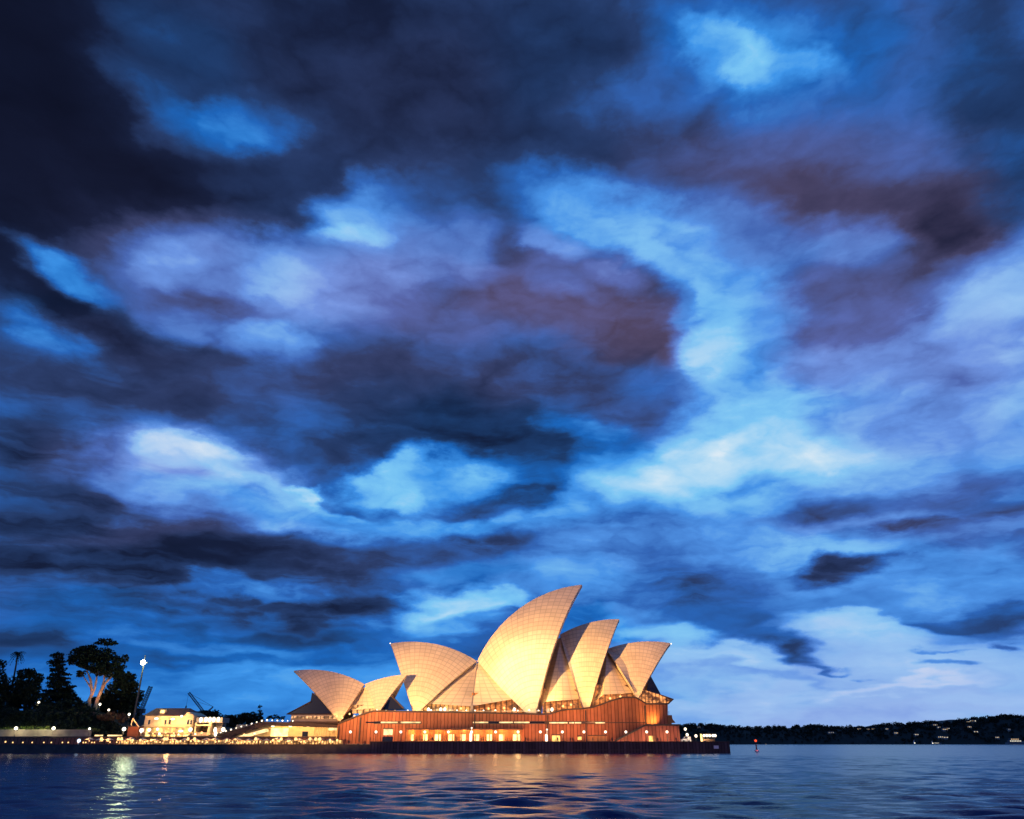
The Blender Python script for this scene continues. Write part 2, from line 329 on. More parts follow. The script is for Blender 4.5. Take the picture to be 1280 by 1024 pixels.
def panel_mat(name, col, pitch=1.25, var=.5, rough=.65, hpitch=0):
    """granite cladding: tall narrow panels with open joints and a tone of its own for each panel"""
    m, q, b = base_mat(name, col, rough)
    tcn = q.n('ShaderNodeTexCoord'); s = q.n('ShaderNodeSeparateXYZ'); q.l(tcn.outputs['Object'], s.inputs[0])
    u = q.m('DIVIDE', q.m('ADD', s.outputs[0], s.outputs[1]), pitch)
    joint = q.m('GREATER_THAN', q.m('ABSOLUTE', q.m('SUBTRACT', q.m('FRACT', u), .5)), .41)
    cell = q.n('ShaderNodeCombineXYZ'); q.l(q.m('FLOOR', u), cell.inputs[0])
    if hpitch:
        v = q.m('DIVIDE', s.outputs[2], hpitch); q.l(q.m('FLOOR', v), cell.inputs[1])
        joint = q.m('MAXIMUM', joint, q.m('GREATER_THAN', q.m('ABSOLUTE', q.m('SUBTRACT', q.m('FRACT', v), .5)), .45))
    wn = q.n('ShaderNodeTexWhiteNoise'); q.l(cell.outputs[0], wn.inputs['Vector'])
    no = q.n('ShaderNodeTexNoise'); q.l(tcn.outputs['Object'], no.inputs['Vector']); no.inputs['Scale'].default_value = .5; no.inputs['Detail'].default_value = 8
    k = q.m('ADD', q.m('MULTIPLY', wn.outputs[0], var), q.m('ADD', q.m('MULTIPLY', no.outputs[0], .5), .75 - var / 2))
    k = q.m('MULTIPLY', k, q.m('SUBTRACT', 1.0, q.m('MULTIPLY', joint, .7)))
    sc_ = q.n('ShaderNodeVectorMath', operation='SCALE'); sc_.inputs[0].default_value = tuple(col); q.l(k, sc_.inputs['Scale'])
    q.l(sc_.outputs[0], b.inputs['Base Color'])
    return m
def foyer_mat(name, col, strength, pitch=2.0, dark=.25):
    """glass wall of a lit foyer: glowing interior broken up by mullions and by what stands inside"""
    m, q, b = base_mat(name, (.05, .03, .02), .15)
    tcn = q.n('ShaderNodeTexCoord'); s = q.n('ShaderNodeSeparateXYZ'); q.l(tcn.outputs['Object'], s.inputs[0])
    u = q.m('DIVIDE', s.outputs[0], pitch)
    mull = q.m('LESS_THAN', q.m('ABSOLUTE', q.m('SUBTRACT', q.m('FRACT', u), .5)), .36)
    no = q.n('ShaderNodeTexNoise'); mp = q.n('ShaderNodeMapping'); mp.inputs['Scale'].default_value = (.5, .5, .9); q.l(tcn.outputs['Object'], mp.inputs[0])
    q.l(mp.outputs[0], no.inputs['Vector']); no.inputs['Scale'].default_value = .8; no.inputs['Detail'].default_value = 5
    mr = q.n('ShaderNodeMapRange'); q.l(no.outputs[0], mr.inputs[0]); mr.inputs[1].default_value = .42; mr.inputs[2].default_value = .66
    mr.inputs[3].default_value = strength * dark; mr.inputs[4].default_value = strength
    q.l(q.m('MULTIPLY', mr.outputs[0], q.m('ADD', q.m('MULTIPLY', mull, .8), .2)), b.inputs['Emission Strength'])
    b.inputs['Emission Color'].default_value = tuple(col) + (1,)
    return m
TILE = tile_mat()
GRANITE = panel_mat('granite_panels', (.40, .14, .066), 1.3, .42, .85)
GRANITE2 = panel_mat('granite_stair_wall', (.40, .11, .06), 1.3, .5)
SEAWALL = panel_mat('seawall_panels', (.075, .05, .055), 1.1, .7, .8)
QUAYSTONE = rough_mat('quay_stone', (.05, .042, .045), (.09, .075, .07), .4)
COPING = rough_mat('dark_coping', (.06, .04, .035), (.09, .06, .05), .8)
CONC = rough_mat('concrete', (.30, .26, .22), (.38, .33, .28), .5)
PAVE = rough_mat('paving', (.24, .18, .15), (.32, .25, .2), .7)
BRONZE = rough_mat('bronze', (.10, .06, .04), (.14, .085, .05), .8, .45, .6)
DARKGLASS, _q, _b = base_mat('dark_glass', (.012, .014, .02), .12, 0, .6)
FOYER = foyer_mat('foyer_glass', (1.0, .30, .06), 1.1, 2.2, .12)
FOYER2 = foyer_mat('foyer_glass_bright', (1.0, .42, .10), 1.5, 1.7, .2)
STRIPLIT = glow_mat('lit_window_strip', (1.0, .66, .30), 1.5, .35, .6)
WARMWIN = glow_mat('lit_window', (1.0, .58, .16), 1.6, .5, .7)
HOTWIN = glow_mat('bright_window', (1.0, .72, .26), 2.4, .35, .5)
LAMP = glow_mat('lamp_globe', (1.0, .84, .62), 2.6)
LAMPW = glow_mat('white_lamp', (1.0, .90, .70), 3.2)
LAMPO = glow_mat('warm_lamp', (1.0, .55, .2), 2.4)
LAMPB = glow_mat('blue_white_lamp', (.55, .75, 1.0), 3)
LAMPR = glow_mat('red_lamp', (1.0, .09, .03), 1.5)
IRON = rough_mat('painted_steel', (.05, .05, .055), (.08, .08, .085), 1.5, .5, .3)
WHITEM = rough_mat('white_paint', (.7, .7, .7), (.78, .78, .78), 1.0, .5)
CREAM = rough_mat('cream_wall', (.60, .48, .30), (.70, .57, .38), .5)
ROOFT = panel_mat('terracotta_roof', (.30, .12, .07), .6, .3)
TIMBER = panel_mat('timber_lining', (.46, .21, .08), .5, .4)
BARK = rough_mat('pale_bark', (.30, .20, .14), (.46, .34, .25), .8)
BARKD = rough_mat('dark_bark', (.05, .035, .03), (.08, .06, .045), 1.0)
GRASS = rough_mat('hill_soil', (.012, .013, .008), (.025, .025, .014), .3)
CANVAS = rough_mat('umbrella_canvas', (.55, .46, .34), (.66, .55, .42), 1.2)
def leaf_mat(name, c1, c2):
    m, q, b = base_mat(name, c1, .7, 0, .2)
    g = q.n('ShaderNodeNewGeometry'); mx = q.n('ShaderNodeMix', data_type='RGBA'); q.l(g.outputs['Random Per Island'], mx.inputs[0])
    mx.inputs[6].default_value = tuple(c1) + (1,); mx.inputs[7].default_value = tuple(c2) + (1,); q.l(mx.outputs[2], b.inputs['Base Color'])
    return m
LEAF = leaf_mat('dark_leaves', (.010, .014, .008), (.024, .032, .014))
LEAFP = leaf_mat('pine_leaves', (.009, .014, .008), (.02, .028, .014))
HEDGE = leaf_mat('hedge_leaves', (.07, .11, .02), (.14, .19, .04))

# ------------------------------------------------------------------ lights on the place
def spot(name, loc, target, power, col, deg, blend=1.0, rad=1.0, parent=None):
    d = bpy.data.lights.new(name, 'SPOT'); d.energy = power; d.color = col; d.spot_size = R(deg); d.spot_blend = blend; d.shadow_soft_size = rad
    o = bpy.data.objects.new(name, d); sc.collection.objects.link(o); o.location = tuple(map(float, loc))
    o.rotation_euler = (Vector(target) - Vector(loc)).to_track_quat('-Z', 'Y').to_euler()
    return o
def point(name, loc, power, col, rad=.3):
    """lamp light made a spot turned down and back, so it adds no streaks to the harbour"""
    return spot(name, loc, (loc[0], loc[1] + 3.0, loc[2] - 1.0), power, col, 165, .3, rad)
def omni(name, loc, power, col, rad=.3):
    d = bpy.data.lights.new(name, 'POINT'); d.energy = power; d.color = col; d.shadow_soft_size = rad
    o = bpy.data.objects.new(name, d); sc.collection.objects.link(o); o.location = tuple(map(float, loc)); return o
GOLD = (1.0, .50, .17); AMBER = (1.0, .44, .13); WARMW = (1.0, .72, .42)
FL = np.array([-210., 90., 16.])               # floodlight battery on the quay to the left
for (x, y, Y, pw, deg, col) in [(530, 846, 322, 8.5e6, 12, (1, .54, .22)), (655, 832, 322, 4.6e6, 10, (1, .60, .22)), (654, 830, 322, 3e6, 6, (1, .80, .48)), (655, 842, 322, 3e6, 6.5, (1, .80, .48)), (690, 775, 325, 5.8e6, 15, (1, .50, .20)), (748, 845, 322, 4.8e6, 7.5, (1, .50, .17)), (800, 848, 322, 5.2e6, 7.5, (1, .50, .17)), (430, 868, 312, 3.0e6, 13, (1, .46, .15))]:
    spot('flood_fill_beam', FL + rnd.uniform(-2, 2), P(x, y, Y), pw, col, deg, 1.0, 1.2)
FR = np.array([70., 20., 16.])                 # unseen fill lamp added near the camera to lift the shaded sides
spot('flood_fill_beam', FR, P(640, 850, 322), .35e6, (1, .34, .10), 40, 1.0, 1.5)
for (x, y, Y, tx, ty, tY, pw) in ((683, 890, 315, 700, 845, 328, 60000), (745, 884, 315, 760, 850, 328, 26000), (520, 891, 314, 525, 860, 325, 16000), (733, 886, 315, 745, 840, 328, 26000), (798, 872, 315, 806, 845, 326, 14000)):
    spot('shell_uplight', P(x, y, Y), P(tx, ty, tY), pw * .4, (1, .5, .16), 80, 1.0, .5)

# ------------------------------------------------------------------ water
m, q, b = base_mat('harbour_water', (.002, .016, .095), .20, 0, .13)
b.inputs['IOR'].default_value = 1.33
tcn = q.n('ShaderNodeTexCoord')
def wave(scale, sx_, sy_, detail, rough=.5, dist=.0):
    mp = q.n('ShaderNodeMapping'); mp.inputs['Scale'].default_value = (sx_, sy_, 1); q.l(tcn.outputs['Object'], mp.inputs[0])
    no = q.n('ShaderNodeTexNoise'); q.l(mp.outputs[0], no.inputs['Vector']); no.inputs['Scale'].default_value = scale
    no.inputs['Detail'].default_value = detail; no.inputs['Roughness'].default_value = rough; no.inputs['Distortion'].default_value = dist
    return no.outputs[0]
h = q.m('ADD', q.m('MULTIPLY', wave(1.1, .8, 1.2, 3, .55, .3), .16), q.m('MULTIPLY', wave(3.0, 1, 1.2, 2), .04))
bp = q.n('ShaderNodeBump'); bp.inputs['Strength'].default_value = .28; bp.inputs['Distance'].default_value = 1.0
q.l(h, bp.inputs['Height']); q.l(bp.outputs[0], b.inputs['Normal'])
WATER = m
def water_mesh():
    """real chop: a fan of wave heights, finer near the shore one stands on, out to the horizon"""
    rows = [6.0]
    while rows[-1] < 9500: rows.append(rows[-1] * 1.0065)
    y = np.array(rows)[:, None]; nr = len(rows); nc = 460
    u = np.linspace(-1.05, 1.05, nc)[None, :]; x = u * (y + 30); y = y + 0 * u
    dy = y * .0065; z = np.zeros_like(x); g = np.random.default_rng(21)
    gust = .75 + .35 * np.sin(x * .021 + 1.3 * np.sin(y * .013)) * np.sin(y * .037 + .8 * np.sin(x * .009))
    for k in range(70):
        lam = .7 * (9 / .7) ** g.random(); th = R(78) + g.normal(0, .42); kk = 6.28319 / lam
        a_ = .032 / kk * (.85 if lam < 2 else 1.1 if lam < 3 else .8 if lam < 5 else .2)
        fade = np.clip((lam - 2.2 * dy) / (1.2 * dy), 0, 1)
        z += a_ * fade * np.sin(kk * (x * math.cos(th) + y * math.sin(th)) + g.uniform(0, 6.28))
    z = z * gust
    me = bpy.data.meshes.new('water'); co = np.stack([x, y, z], -1).astype(np.float32).reshape(-1)
    nq = (nr - 1) * (nc - 1); i0 = (np.arange(nr - 1)[:, None] * nc + np.arange(nc - 1)[None, :]).reshape(-1)
    idx = np.stack([i0, i0 + 1, i0 + nc + 1, i0 + nc], 1).astype(np.int32).reshape(-1)
    me.vertices.add(nr * nc); me.vertices.foreach_set('co', co); me.loops.add(nq * 4); me.loops.foreach_set('vertex_index', idx)
    me.polygons.add(nq); me.polygons.foreach_set('loop_start', np.arange(0, nq * 4, 4, dtype=np.int32)); me.polygons.foreach_set('loop_total', np.full(nq, 4, dtype=np.int32))
    me.polygons.foreach_set('use_smooth', np.ones(nq, dtype=bool)); me.update(calc_edges=True); me.materials.append(WATER)
    o = bpy.data.objects.new('water', me); sc.collection.objects.link(o); return o
kind(water_mesh(), 'structure')

# ------------------------------------------------------------------ quay platform
QY = 290.0
DECK, LOW, UPPER = Z(928, QY), 2.6, Z(922.5, 304)
XL, XM, XR = -330.0, X(463, QY), X(912, QY, 930)
kind(MB().box(XM, XR - .2, QY + .6, 420, -3, DECK).build('promenade', PAVE), 'structure')
kind(MB().box(XL, XM - .004, QY + .6, 306, -3, LOW).build('waterfront_deck', PAVE), 'structure')
kind(MB().box(XL, XM - .004, 306.004, 520, -3, UPPER).build('upper_concourse', PAVE), 'structure')
sw = thing('seawall', 'dark panelled seawall below the opera house promenade', 'seawall')
MB().box(XM, XR, QY, QY + .6, -3, DECK + .02).build('wall_face', SEAWALL, sw)
MB().box(XM, XR + .1, QY - .12, QY + .9, DECK + .02, DECK + .3).build('coping', COPING, sw)
MB().box(XM, XR + .02, QY - .05, QY, .9, 1.15).build('ledge', COPING, sw)
MB().box(XR - .15, XR, QY + .6, 420, -3, DECK + .02).build('end_wall', SEAWALL, sw)
MB().box(X(891, QY), X(897, QY), QY - .1, QY - .003, Z(936, QY), Z(932, QY)).build('notice_board', WHITEM, sw)
qw = thing('quay_wall', 'low black stone quay wall along the bar terraces', 'quay wall')
MB().box(XL, XM, QY, QY + .6, -3, LOW).build('wall_face', QUAYSTONE, qw)
MB().box(XL, XM - .01, QY - .1, QY + .8, LOW, LOW + .22).build('coping', COPING, qw)
rw = thing('retaining_wall', 'dark reddish retaining wall behind the bar terrace lights', 'wall')
MB().box(XL, X(420, 306), 305.4, 306, LOW, UPPER).build('wall_face', panel_mat('dark_red_panels', (.16, .06, .045), 1.4, .4), rw)
MB().box(XL, X(420, 306), 305.2, 306.2, UPPER + .02, UPPER + .5).build('parapet', COPING, rw)

BAYM = foyer_mat('bar_bay_glass', (1.0, .48, .14), 2.0, 1.1, .1)
for a in np.arange(150, 414, 17.5):
    MB().box(X(a, 305.3), X(a + 15.8, 305.3), 305.25, 305.396, LOW + .25, UPPER - .75).build('lit_bay', BAYM, rw)
# ------------------------------------------------------------------ shells: every roof is cut from a sphere of 75 m radius
SPH = 75.0
def sphere_centre(T, B, F, Rr=SPH):
    a = B - T; b_ = F - T; n = np.cross(a, b_); n2 = n @ n
    c = T + (np.cross(n, a) * (b_ @ b_) + np.cross(b_, n) * (a @ a)) / (2 * n2)
    r = np.linalg.norm(c - T); hh = math.sqrt(max(Rr * Rr - r * r, 0)); n = n / math.sqrt(n2)
    return max((c + n * hh, c - n * hh), key=lambda v: v[1])
def arc(a, b_, c, s):
    u, v = a - c, b_ - c
    om = math.acos(max(-1, min(1, u @ v / np.linalg.norm(u) / np.linalg.norm(v))))
    return c + (math.sin((1 - s) * om) * u + math.sin(s * om) * v) / math.sin(om)
class Shell:
    def __init__(s, T, B, F, yax, wf):
        s.T, s.B, s.F, s.yax = P(*T, yax), P(*B, yax), P(*F, yax - wf), yax
        s.c = sphere_centre(s.T, s.B, s.F)
    def ridge(s, u):
        cp_ = s.c.copy(); cp_[1] = s.yax
        return arc(s.B, s.T, cp_, u)
    def at(s, u, v, inset=0.0):
        p = arc(s.F, s.ridge(u), s.c, v)
        if inset: p = p + (s.c - p) / np.linalg.norm(s.c - p) * inset; p[1] = min(p[1], s.yax)
        return p
    def build(s, parent, ribs=15, th=1.5, nu=30, nv=30, course=2.1, label=None):
        mb = MB()
        for side in (0, 1):
            mir = (lambda p: p) if side == 0 else (lambda p: np.array([p[0], 2 * s.yax - p[1], p[2]]))
            vs, uv, fs = [], [], []
            for ins in (0, th):
                for i in range(nu + 1):
                    for j in range(nv + 1):
                        u, v = i / nu, .03 + .97 * j / nv
                        p = s.at(u, v, ins); vs.append(mir(p))
                        ln = np.linalg.norm(s.ridge(u) - s.F)
                        uv.append((u * ribs, ln * v / course))
            K = (nu + 1) * (nv + 1); I = lambda i, j, k=0: k * K + i * (nv + 1) + j
            for i in range(nu):
                for j in range(nv):
                    fs.append((I(i, j), I(i + 1, j), I(i + 1, j + 1), I(i, j + 1))); fs.append((I(i, j, 1), I(i, j + 1, 1), I(i + 1, j + 1, 1), I(i + 1, j, 1)))
            for j in range(nv):
                fs.append((I(0, j), I(0, j + 1), I(0, j + 1, 1), I(0, j, 1))); fs.append((I(nu, j), I(nu, j, 1), I(nu, j + 1, 1), I(nu, j + 1)))
            for i in range(nu): fs.append((I(i, 0), I(i, 0, 1), I(i + 1, 0, 1), I(i + 1, 0)))
            if side == 0: fs = [f[::-1] for f in fs]
            mb.add(vs, fs, uv)
        o = mb.build('shell', TILE, parent)
        if label: o['label'] = label
        # solid bronze-edged ridge and rim beads
        return o
    def vat(s, u, ypx):
        """height parameter at which the rib u passes a surveyed height"""
        lo, hi = 0.0, 1.0
        for _ in range(40):
            mid = (lo + hi) / 2; p = s.at(u, mid); v = p - np.array([0, 0, CAM_Z])
            z = v[1] * math.cos(TILT) + v[2] * math.sin(TILT); yy = 512 - FPX * (-v[1] * math.sin(TILT) + v[2] * math.cos(TILT)) / z
            lo, hi = (mid, hi) if yy > ypx else (lo, mid)
        return lo
    def mouth(s, parent, mat, back=3.0, v0=.05):
        """glass wall that closes the open mouth, set back from the rim"""
        mb = MB(); n = 16; d = (s.B - s.T); d = d / np.linalg.norm(d) * back; d[2] = -abs(back) * .3
        vs = []
        for j in range(n + 1):
            p = s.at(1, v0 + (1 - v0) * j / n, .6) + d
            vs += [p, np.array([p[0], 2 * s.yax - p[1], p[2]])]
        mb.add(vs, [(2 * j, 2 * j + 1, 2 * j + 3, 2 * j + 2) for j in range(n)])
        return mb.build('mouth_glass', mat, parent)
def loft(A, C, n=14, m_=14, bulge=1.2, th=.5, uvs=(4, 1.5)):
    """side shell between two curves A(s), C(s), swelling outwards"""
    mb = MB(); K = (n + 1) * (m_ + 1)
    vs, uv = [], []
    for k in (0, 1):
        for i in range(n + 1):
            a, c = A(i / n), C(i / n)
            for j in range(m_ + 1):
                t = j / m_; p = a + (c - a) * t; p = p + np.array([0, -1, 0]) * (bulge * math.sin(math.pi * t) * math.sin(math.pi * min(i / n + .15, 1)) - k * th)
                vs.append(p); uv.append((t * uvs[0], p[2] / uvs[1]))
    I = lambda i, j, k=0: k * K + i * (m_ + 1) + j; fs = []
    for i in range(n):
        for j in range(m_):
            fs.append((I(i, j), I(i, j + 1), I(i + 1, j + 1), I(i + 1, j))); fs.append((I(i, j, 1), I(i + 1, j, 1), I(i + 1, j + 1, 1), I(i, j + 1, 1)))
    for j in range(m_): fs.append((I(0, j), I(0, j, 1), I(0, j + 1, 1), I(0, j + 1)))
    for i in range(n):
        fs.append((I(i, 0), I(i + 1, 0), I(i + 1, 0, 1), I(i, 0, 1))); fs.append((I(i, m_), I(i, m_, 1), I(i + 1, m_, 1), I(i + 1, m_)))
    mb.add(vs, fs, uv); return mb
def curve(p0, p1, sag=1.0):
    p0, p1 = np.array(p0), np.array(p1)
    return lambda s: p0 + (p1 - p0) * s + np.array([0, -sag * math.sin(math.pi * s), 0])
def edge(sh, u, v0, v1, ins=1.9):
    return lambda s: sh.at(u, v0 + (v1 - v0) * s, ins)

hall = thing('opera_house', 'concert hall of four great floodlit sail shells on a red granite podium', 'opera house', (0, 320, DECK))
S1 = Shell((488.5, 804.5), (596.5, 826.5), (518, 896), 338, 19)
S2 = Shell((727.5, 731), (596.5, 826.5), (668, 901), 338, 19.5)
S3 = Shell((774, 774), (700, 793.5), (733, 900), 338, 18)
S4 = Shell((838, 804), (757, 812), (797, 875), 338, 17)
S1.build(hall, label='landward shell facing away from the tall ones'); S2.build(hall, 17, label='tallest shell'); S3.build(hall, 14, label='middle shell half sheltered by the tallest'); S4.build(hall, 13, label='seaward shell above the end foyer')
S1.mouth(hall, DARKGLASS); S4.mouth(hall, DARKGLASS); S2.mouth(hall, BRONZE, 1.2); S3.mouth(hall, BRONZE, 1.2)
seam = curve(P(589.5, 883, 325), P(596, 829, 338), -1.0)
loft(edge(S1, 0, S1.vat(0, 877), .99), seam, bulge=1.0).build('side_shell', TILE, hall)
loft(seam, edge(S2, 0, S2.vat(0, 873), .99), bulge=1.0).build('side_shell', TILE, hall)
MB().tube([seam(k / 8) + np.array([0, -.1, 0]) for k in range(9)], .3, 6).build('seam_rib', CONC, hall)
MB().prism([(X(588, 323, 885), Z(893, 323)), (X(592, 323, 885), Z(893, 323)), (X(591.2, 323, 885), Z(881, 323)), (X(588.4, 323, 885), Z(881, 323))], 323, 325.5).build('shell_foot', CONC, hall)
f3 = curve(P(683, 877, 321), P(702, 796, 337), 1.5)
loft(f3, edge(S3, 0, S3.vat(0, 872), .99), bulge=1.0).build('side_shell', TILE, hall)
loft(curve(P(664, 890, 327), P(695, 800, 338), .2), f3, bulge=.0).build('side_shell_return', TILE, hall)
f4 = curve(P(754, 868.5, 322), P(758.5, 814, 337), 1.5)
loft(f4, edge(S4, 0, S4.vat(0, 863), .99), bulge=.8).build('side_shell', TILE, hall)
loft(curve(P(735, 884, 327), P(753, 818, 338), .2), f4, bulge=.0).build('side_shell_return', TILE, hall)

def reveal(sh, v0, v1, wu, out):
    """added wedge along the rear edge, tilted off the floodlights to fall dark: stands proud at the edge and falls back on to the shell, widest low down"""
    e0 = lambda k: sh.at(0, v0 + (v1 - v0) * k) + (sh.at(0, v0 + (v1 - v0) * k) - sh.c) / SPH * out * math.sin(math.pi * min(1 - k + .25, 1) * .5)
    e1 = lambda k: sh.at(wu * math.sin(math.pi * (1 - k)) ** .8 + .002, v0 + (v1 - v0) * k) + (sh.at(0, .5) - sh.c) / SPH * .06
    return loft(e0, e1, bulge=0, th=.3, m_=4)
reveal(S4, .10, .96, .20, 1.6).build('rear_rib', TILE, hall)
reveal(S3, .10, .96, .06, .7).build('rear_rib', TILE, hall)
# podium
PY = 306.0
top = [(422, 906), (440, 899), (456, 893), (467, 890), (560, 891.5), (640, 893), (676, 894), (688, 893.5), (700, 889.5), (709, 888), (728, 887), (740, 885.5), (752, 881.5), (766, 876.5), (779, 873), (794, 872.8), (801, 876.5), (808, 881), (834.7, 881)]
poly = [(X(x, PY, y), Z(y, PY, x)) for x, y in top]
pod = [(X(422, PY), DECK - .5)] + poly + [(X(834.7, PY), DECK - .5)]
MB().prism(pod[::-1], PY, 372).build('podium', GRANITE, hall)
cop = [(a, z + .03) for a, z in poly] + [(a, z + .75) for a, z in poly[::-1]]
mbc = MB()
for (a, z), (a2, z2) in zip(poly[:-1], poly[1:]):
    mbc.prism([(a, z + .03), (a, z + .6), (a2, z2 + .6), (a2, z2 + .03)][::-1], PY - .35, PY + .5)
mbc.build('coping', COPING, hall)
# corner pilasters and the horizontal break line
for x, y0, y1 in ((422.8, 908, 928), (449, 897, 927), (592.8, 893, 911), (684.5, 894, 927), (808.5, 882, 907), (733, 888, 927)):
    MB().box(X(x - .8, PY), X(x + .8, PY), PY - .2, PY - .003, Z(y1, PY), Z(y0, PY)).build('pilaster', COPING, hall)
MB().box(X(757, PY), X(808, PY), PY - .08, PY - .002, Z(903.9, PY), Z(902.9, PY)).build('shadow_joint', COPING, hall)
MB().box(X(466, PY), X(757, PY), PY - .06, PY - .002, Z(905.2, PY), Z(901.6, PY)).build('window_slot', COPING, hall)
for a, b_, mt in ((475, 496, STRIPLIT), (500, 525, STRIPLIT), (591, 610, STRIPLIT), (624, 641, STRIPLIT), (642.5, 662, STRIPLIT), (687, 710, STRIPLIT), (712, 718, STRIPLIT), (719, 727, STRIPLIT), (745, 757, STRIPLIT)):
    yo = 1.0 if a > 680 else 0
    MB().box(X(a, PY), X(b_, PY), PY - .12, PY - .061, Z(904 + yo * .5, PY), Z(902.2 + yo * .5, PY)).build('window', mt, hall)
for a, b_ in ((610.5, 623.5), (662.5, 681), (728, 744), (456, 474)):
    MB().box(X(a, PY), X(b_, PY), PY - .12, PY - .061, Z(904, PY), Z(902.2, PY)).build('window', DARKGLASS, hall)
MB().box(X(526, PY), X(590, PY), PY - .1, PY - .061, Z(905.2, PY) - .1, Z(901.6, PY) + .1).build('blank_panel', GRANITE, hall)
# lit colonnade at promenade level
cx0, cx1 = X(509, PY), X(652, PY)
MB().box(cx0 - .5, cx1 + .5, PY - 3.0, PY - .002, Z(912.2, PY), Z(910.8, PY)).build('colonnade_canopy', COPING, hall)
MB().box(cx0, cx1, PY - .16, PY - .004, DECK, Z(912.3, PY)).build('colonnade_wall', TIMBER, hall)
mbp = MB()
for i in range(26):
    xx = cx0 + (cx1 - cx0) * i / 25
    mbp.box(xx - .17, xx + .17, PY - 2.7, PY - 2.35, DECK, Z(912.4, PY))
mbp.build('colonnade_fins', TIMBER, hall)
for a, b_ in ((513, 517), (529.5, 534.5), (543.5, 551), (560, 567.5), (576, 582), (593, 599), (608.5, 615), (623, 630), (640, 650)):
    MB().box(X(a, PY), X(b_, PY), PY - .24, PY - .161, DECK + .6, Z(918, PY)).build('window', HOTWIN, hall)
for xx in (515, 532, 547, 563, 579, 596, 612, 627, 643):
    point('canopy_downlight', (X(xx, PY - 1.3), PY - 1.4, Z(914.5, PY)), 620, (1, .34, .08), .25)
for a, b_, y0, y1, mt in ((479, 490.5, 911.5, 919, STRIPLIT), (690, 700, 919.5, 927, WARMWIN), (722, 727, 921, 925, WARMWIN), (735, 758.5, 920, 927, TIMBER)):
    MB().box(X(a, PY), X(b_, PY), PY - .1, PY - .003, max(Z(y1, PY), DECK + .1), Z(y0, PY)).build('window' if mt is not TIMBER else 'loading_door', mt, hall)
    MB().box(X(a - .6, PY), X(b_ + .6, PY), PY - .5, PY - .003, Z(y0, PY) + .02, Z(y0, PY) + .3).build('lintel', COPING, hall)
MB().box(X(478, PY), X(491, PY), PY - .1, PY - .003, DECK, Z(921, PY)).build('dark_doorway', DARKGLASS, hall)
# seaward stair block in front of the podium
SY = 300.0
st_poly = [(X(768, SY), DECK), (X(808, SY), Z(907.5, SY)), (X(850, SY), Z(907.5, SY)), (X(850, SY), DECK)]
MB().prism(st_poly[::-1], SY, SY + 1.0).build('stair_wall', GRANITE2, hall)
MB().prism([(a, z - 1.1 if z > DECK + 1 else z) for a, z in st_poly][::-1], SY + 1.0, PY - .01).build('stair_flight', PAVE, hall)
a0, a1 = st_poly[0], st_poly[1]
MB().prism([(a0[0], a0[1] + .1), (a0[0], a0[1] + .7), (a1[0], a1[1] + .6), (st_poly[2][0] + .3, a1[1] + .6), (st_poly[2][0] + .3, a1[1] + .02), (a1[0], a1[1] + .02)], SY - .2, SY + 1.1).build('stair_coping', COPING, hall)
MB().box(X(834.8, PY), X(850, SY) - .01, SY + 1.01, 372, DECK - .4, Z(907.5, SY)).build('end_block', GRANITE2, hall)
MB().box(X(811, SY), X(816, SY), SY - .1, SY - .003, DECK, Z(920, SY)).build('stair_door', WARMWIN, hall)
MB().box(X(816.5, SY), X(819, SY), SY - .1, SY - .003, DECK, Z(920, SY)).build('stair_door', TIMBER, hall)
spot('stair_washer', (X(800, 302), 303.0, Z(918, SY)), P(815, 895, PY), 9500, AMBER, 120, 1.0, .4)
spot('stair_washer', (X(822, 302), 303.2, Z(905, SY)), P(812, 893, PY), 4200, (1, .5, .12), 130, 1.0, .4)
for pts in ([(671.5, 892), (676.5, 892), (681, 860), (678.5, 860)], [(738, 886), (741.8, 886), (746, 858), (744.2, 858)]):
    MB().prism([(X(x, 321.5, y), Z(y, 321.5, x)) for x, y in pts], 321.5, 323).build('shadow_slot', BRONZE, hall)  # dark bronze sheet stands in for the shaded gap, over the sky-lit rim
# foyer glass below the side shells and terrace
for x0, x1, yt, yb, Yf, mt in ((528, 589, 870, 893, 328, FOYER2), (589.5, 655, 866, 893, 328.5, FOYER), (678, 730, 862, 893, 325, FOYER), (740, 795, 856, 886, 326, FOYER)):
    MB().box(X(x0, Yf, 885), X(x1, Yf, 885), Yf, Yf + .3, Z(yb, Yf), Z(yt, Yf)).build('foyer_glass', mt, hall)
trl = MB()  # glowing band stands in for the lit terrace and glass rail
trl.box(X(467, 307), X(676, 307), 307.2, 307.35, Z(889.3, 307), Z(888.6, 307))
trl.build('terrace_glow_band', glow_mat('band_glow', (1, .62, .3), .9, .8, .35), hall)
for x in np.linspace(474, 672, 19):
    x += rnd.uniform(-3, 3)
    big = rnd.random()
    MB().ball(P(x, 888.4 + rnd.uniform(-.6, .4), 308.5), .22 + .22 * big ** 2).build('terrace_lamp', LAMP if big > .3 else LAMPO, hall)
for x in (535.5, 556, 643, 551, 690):
    MB().ball(P(x, 887, 309), .55, sz=1.3).build('terrace_lamp', LAMP, hall)
    point('terrace_glow', P(x, 884, 309.5), 900, WARMW, .4)
for x, y, Yl in ((555, 884, 325), (575, 885, 325), (610, 885, 325), (630, 884, 325), (705, 882, 322), (715, 880, 322), (765, 872, 323), (778, 870, 323)):
    point('foyer_downlight', P(x, y, Yl), 700, AMBER, .4)
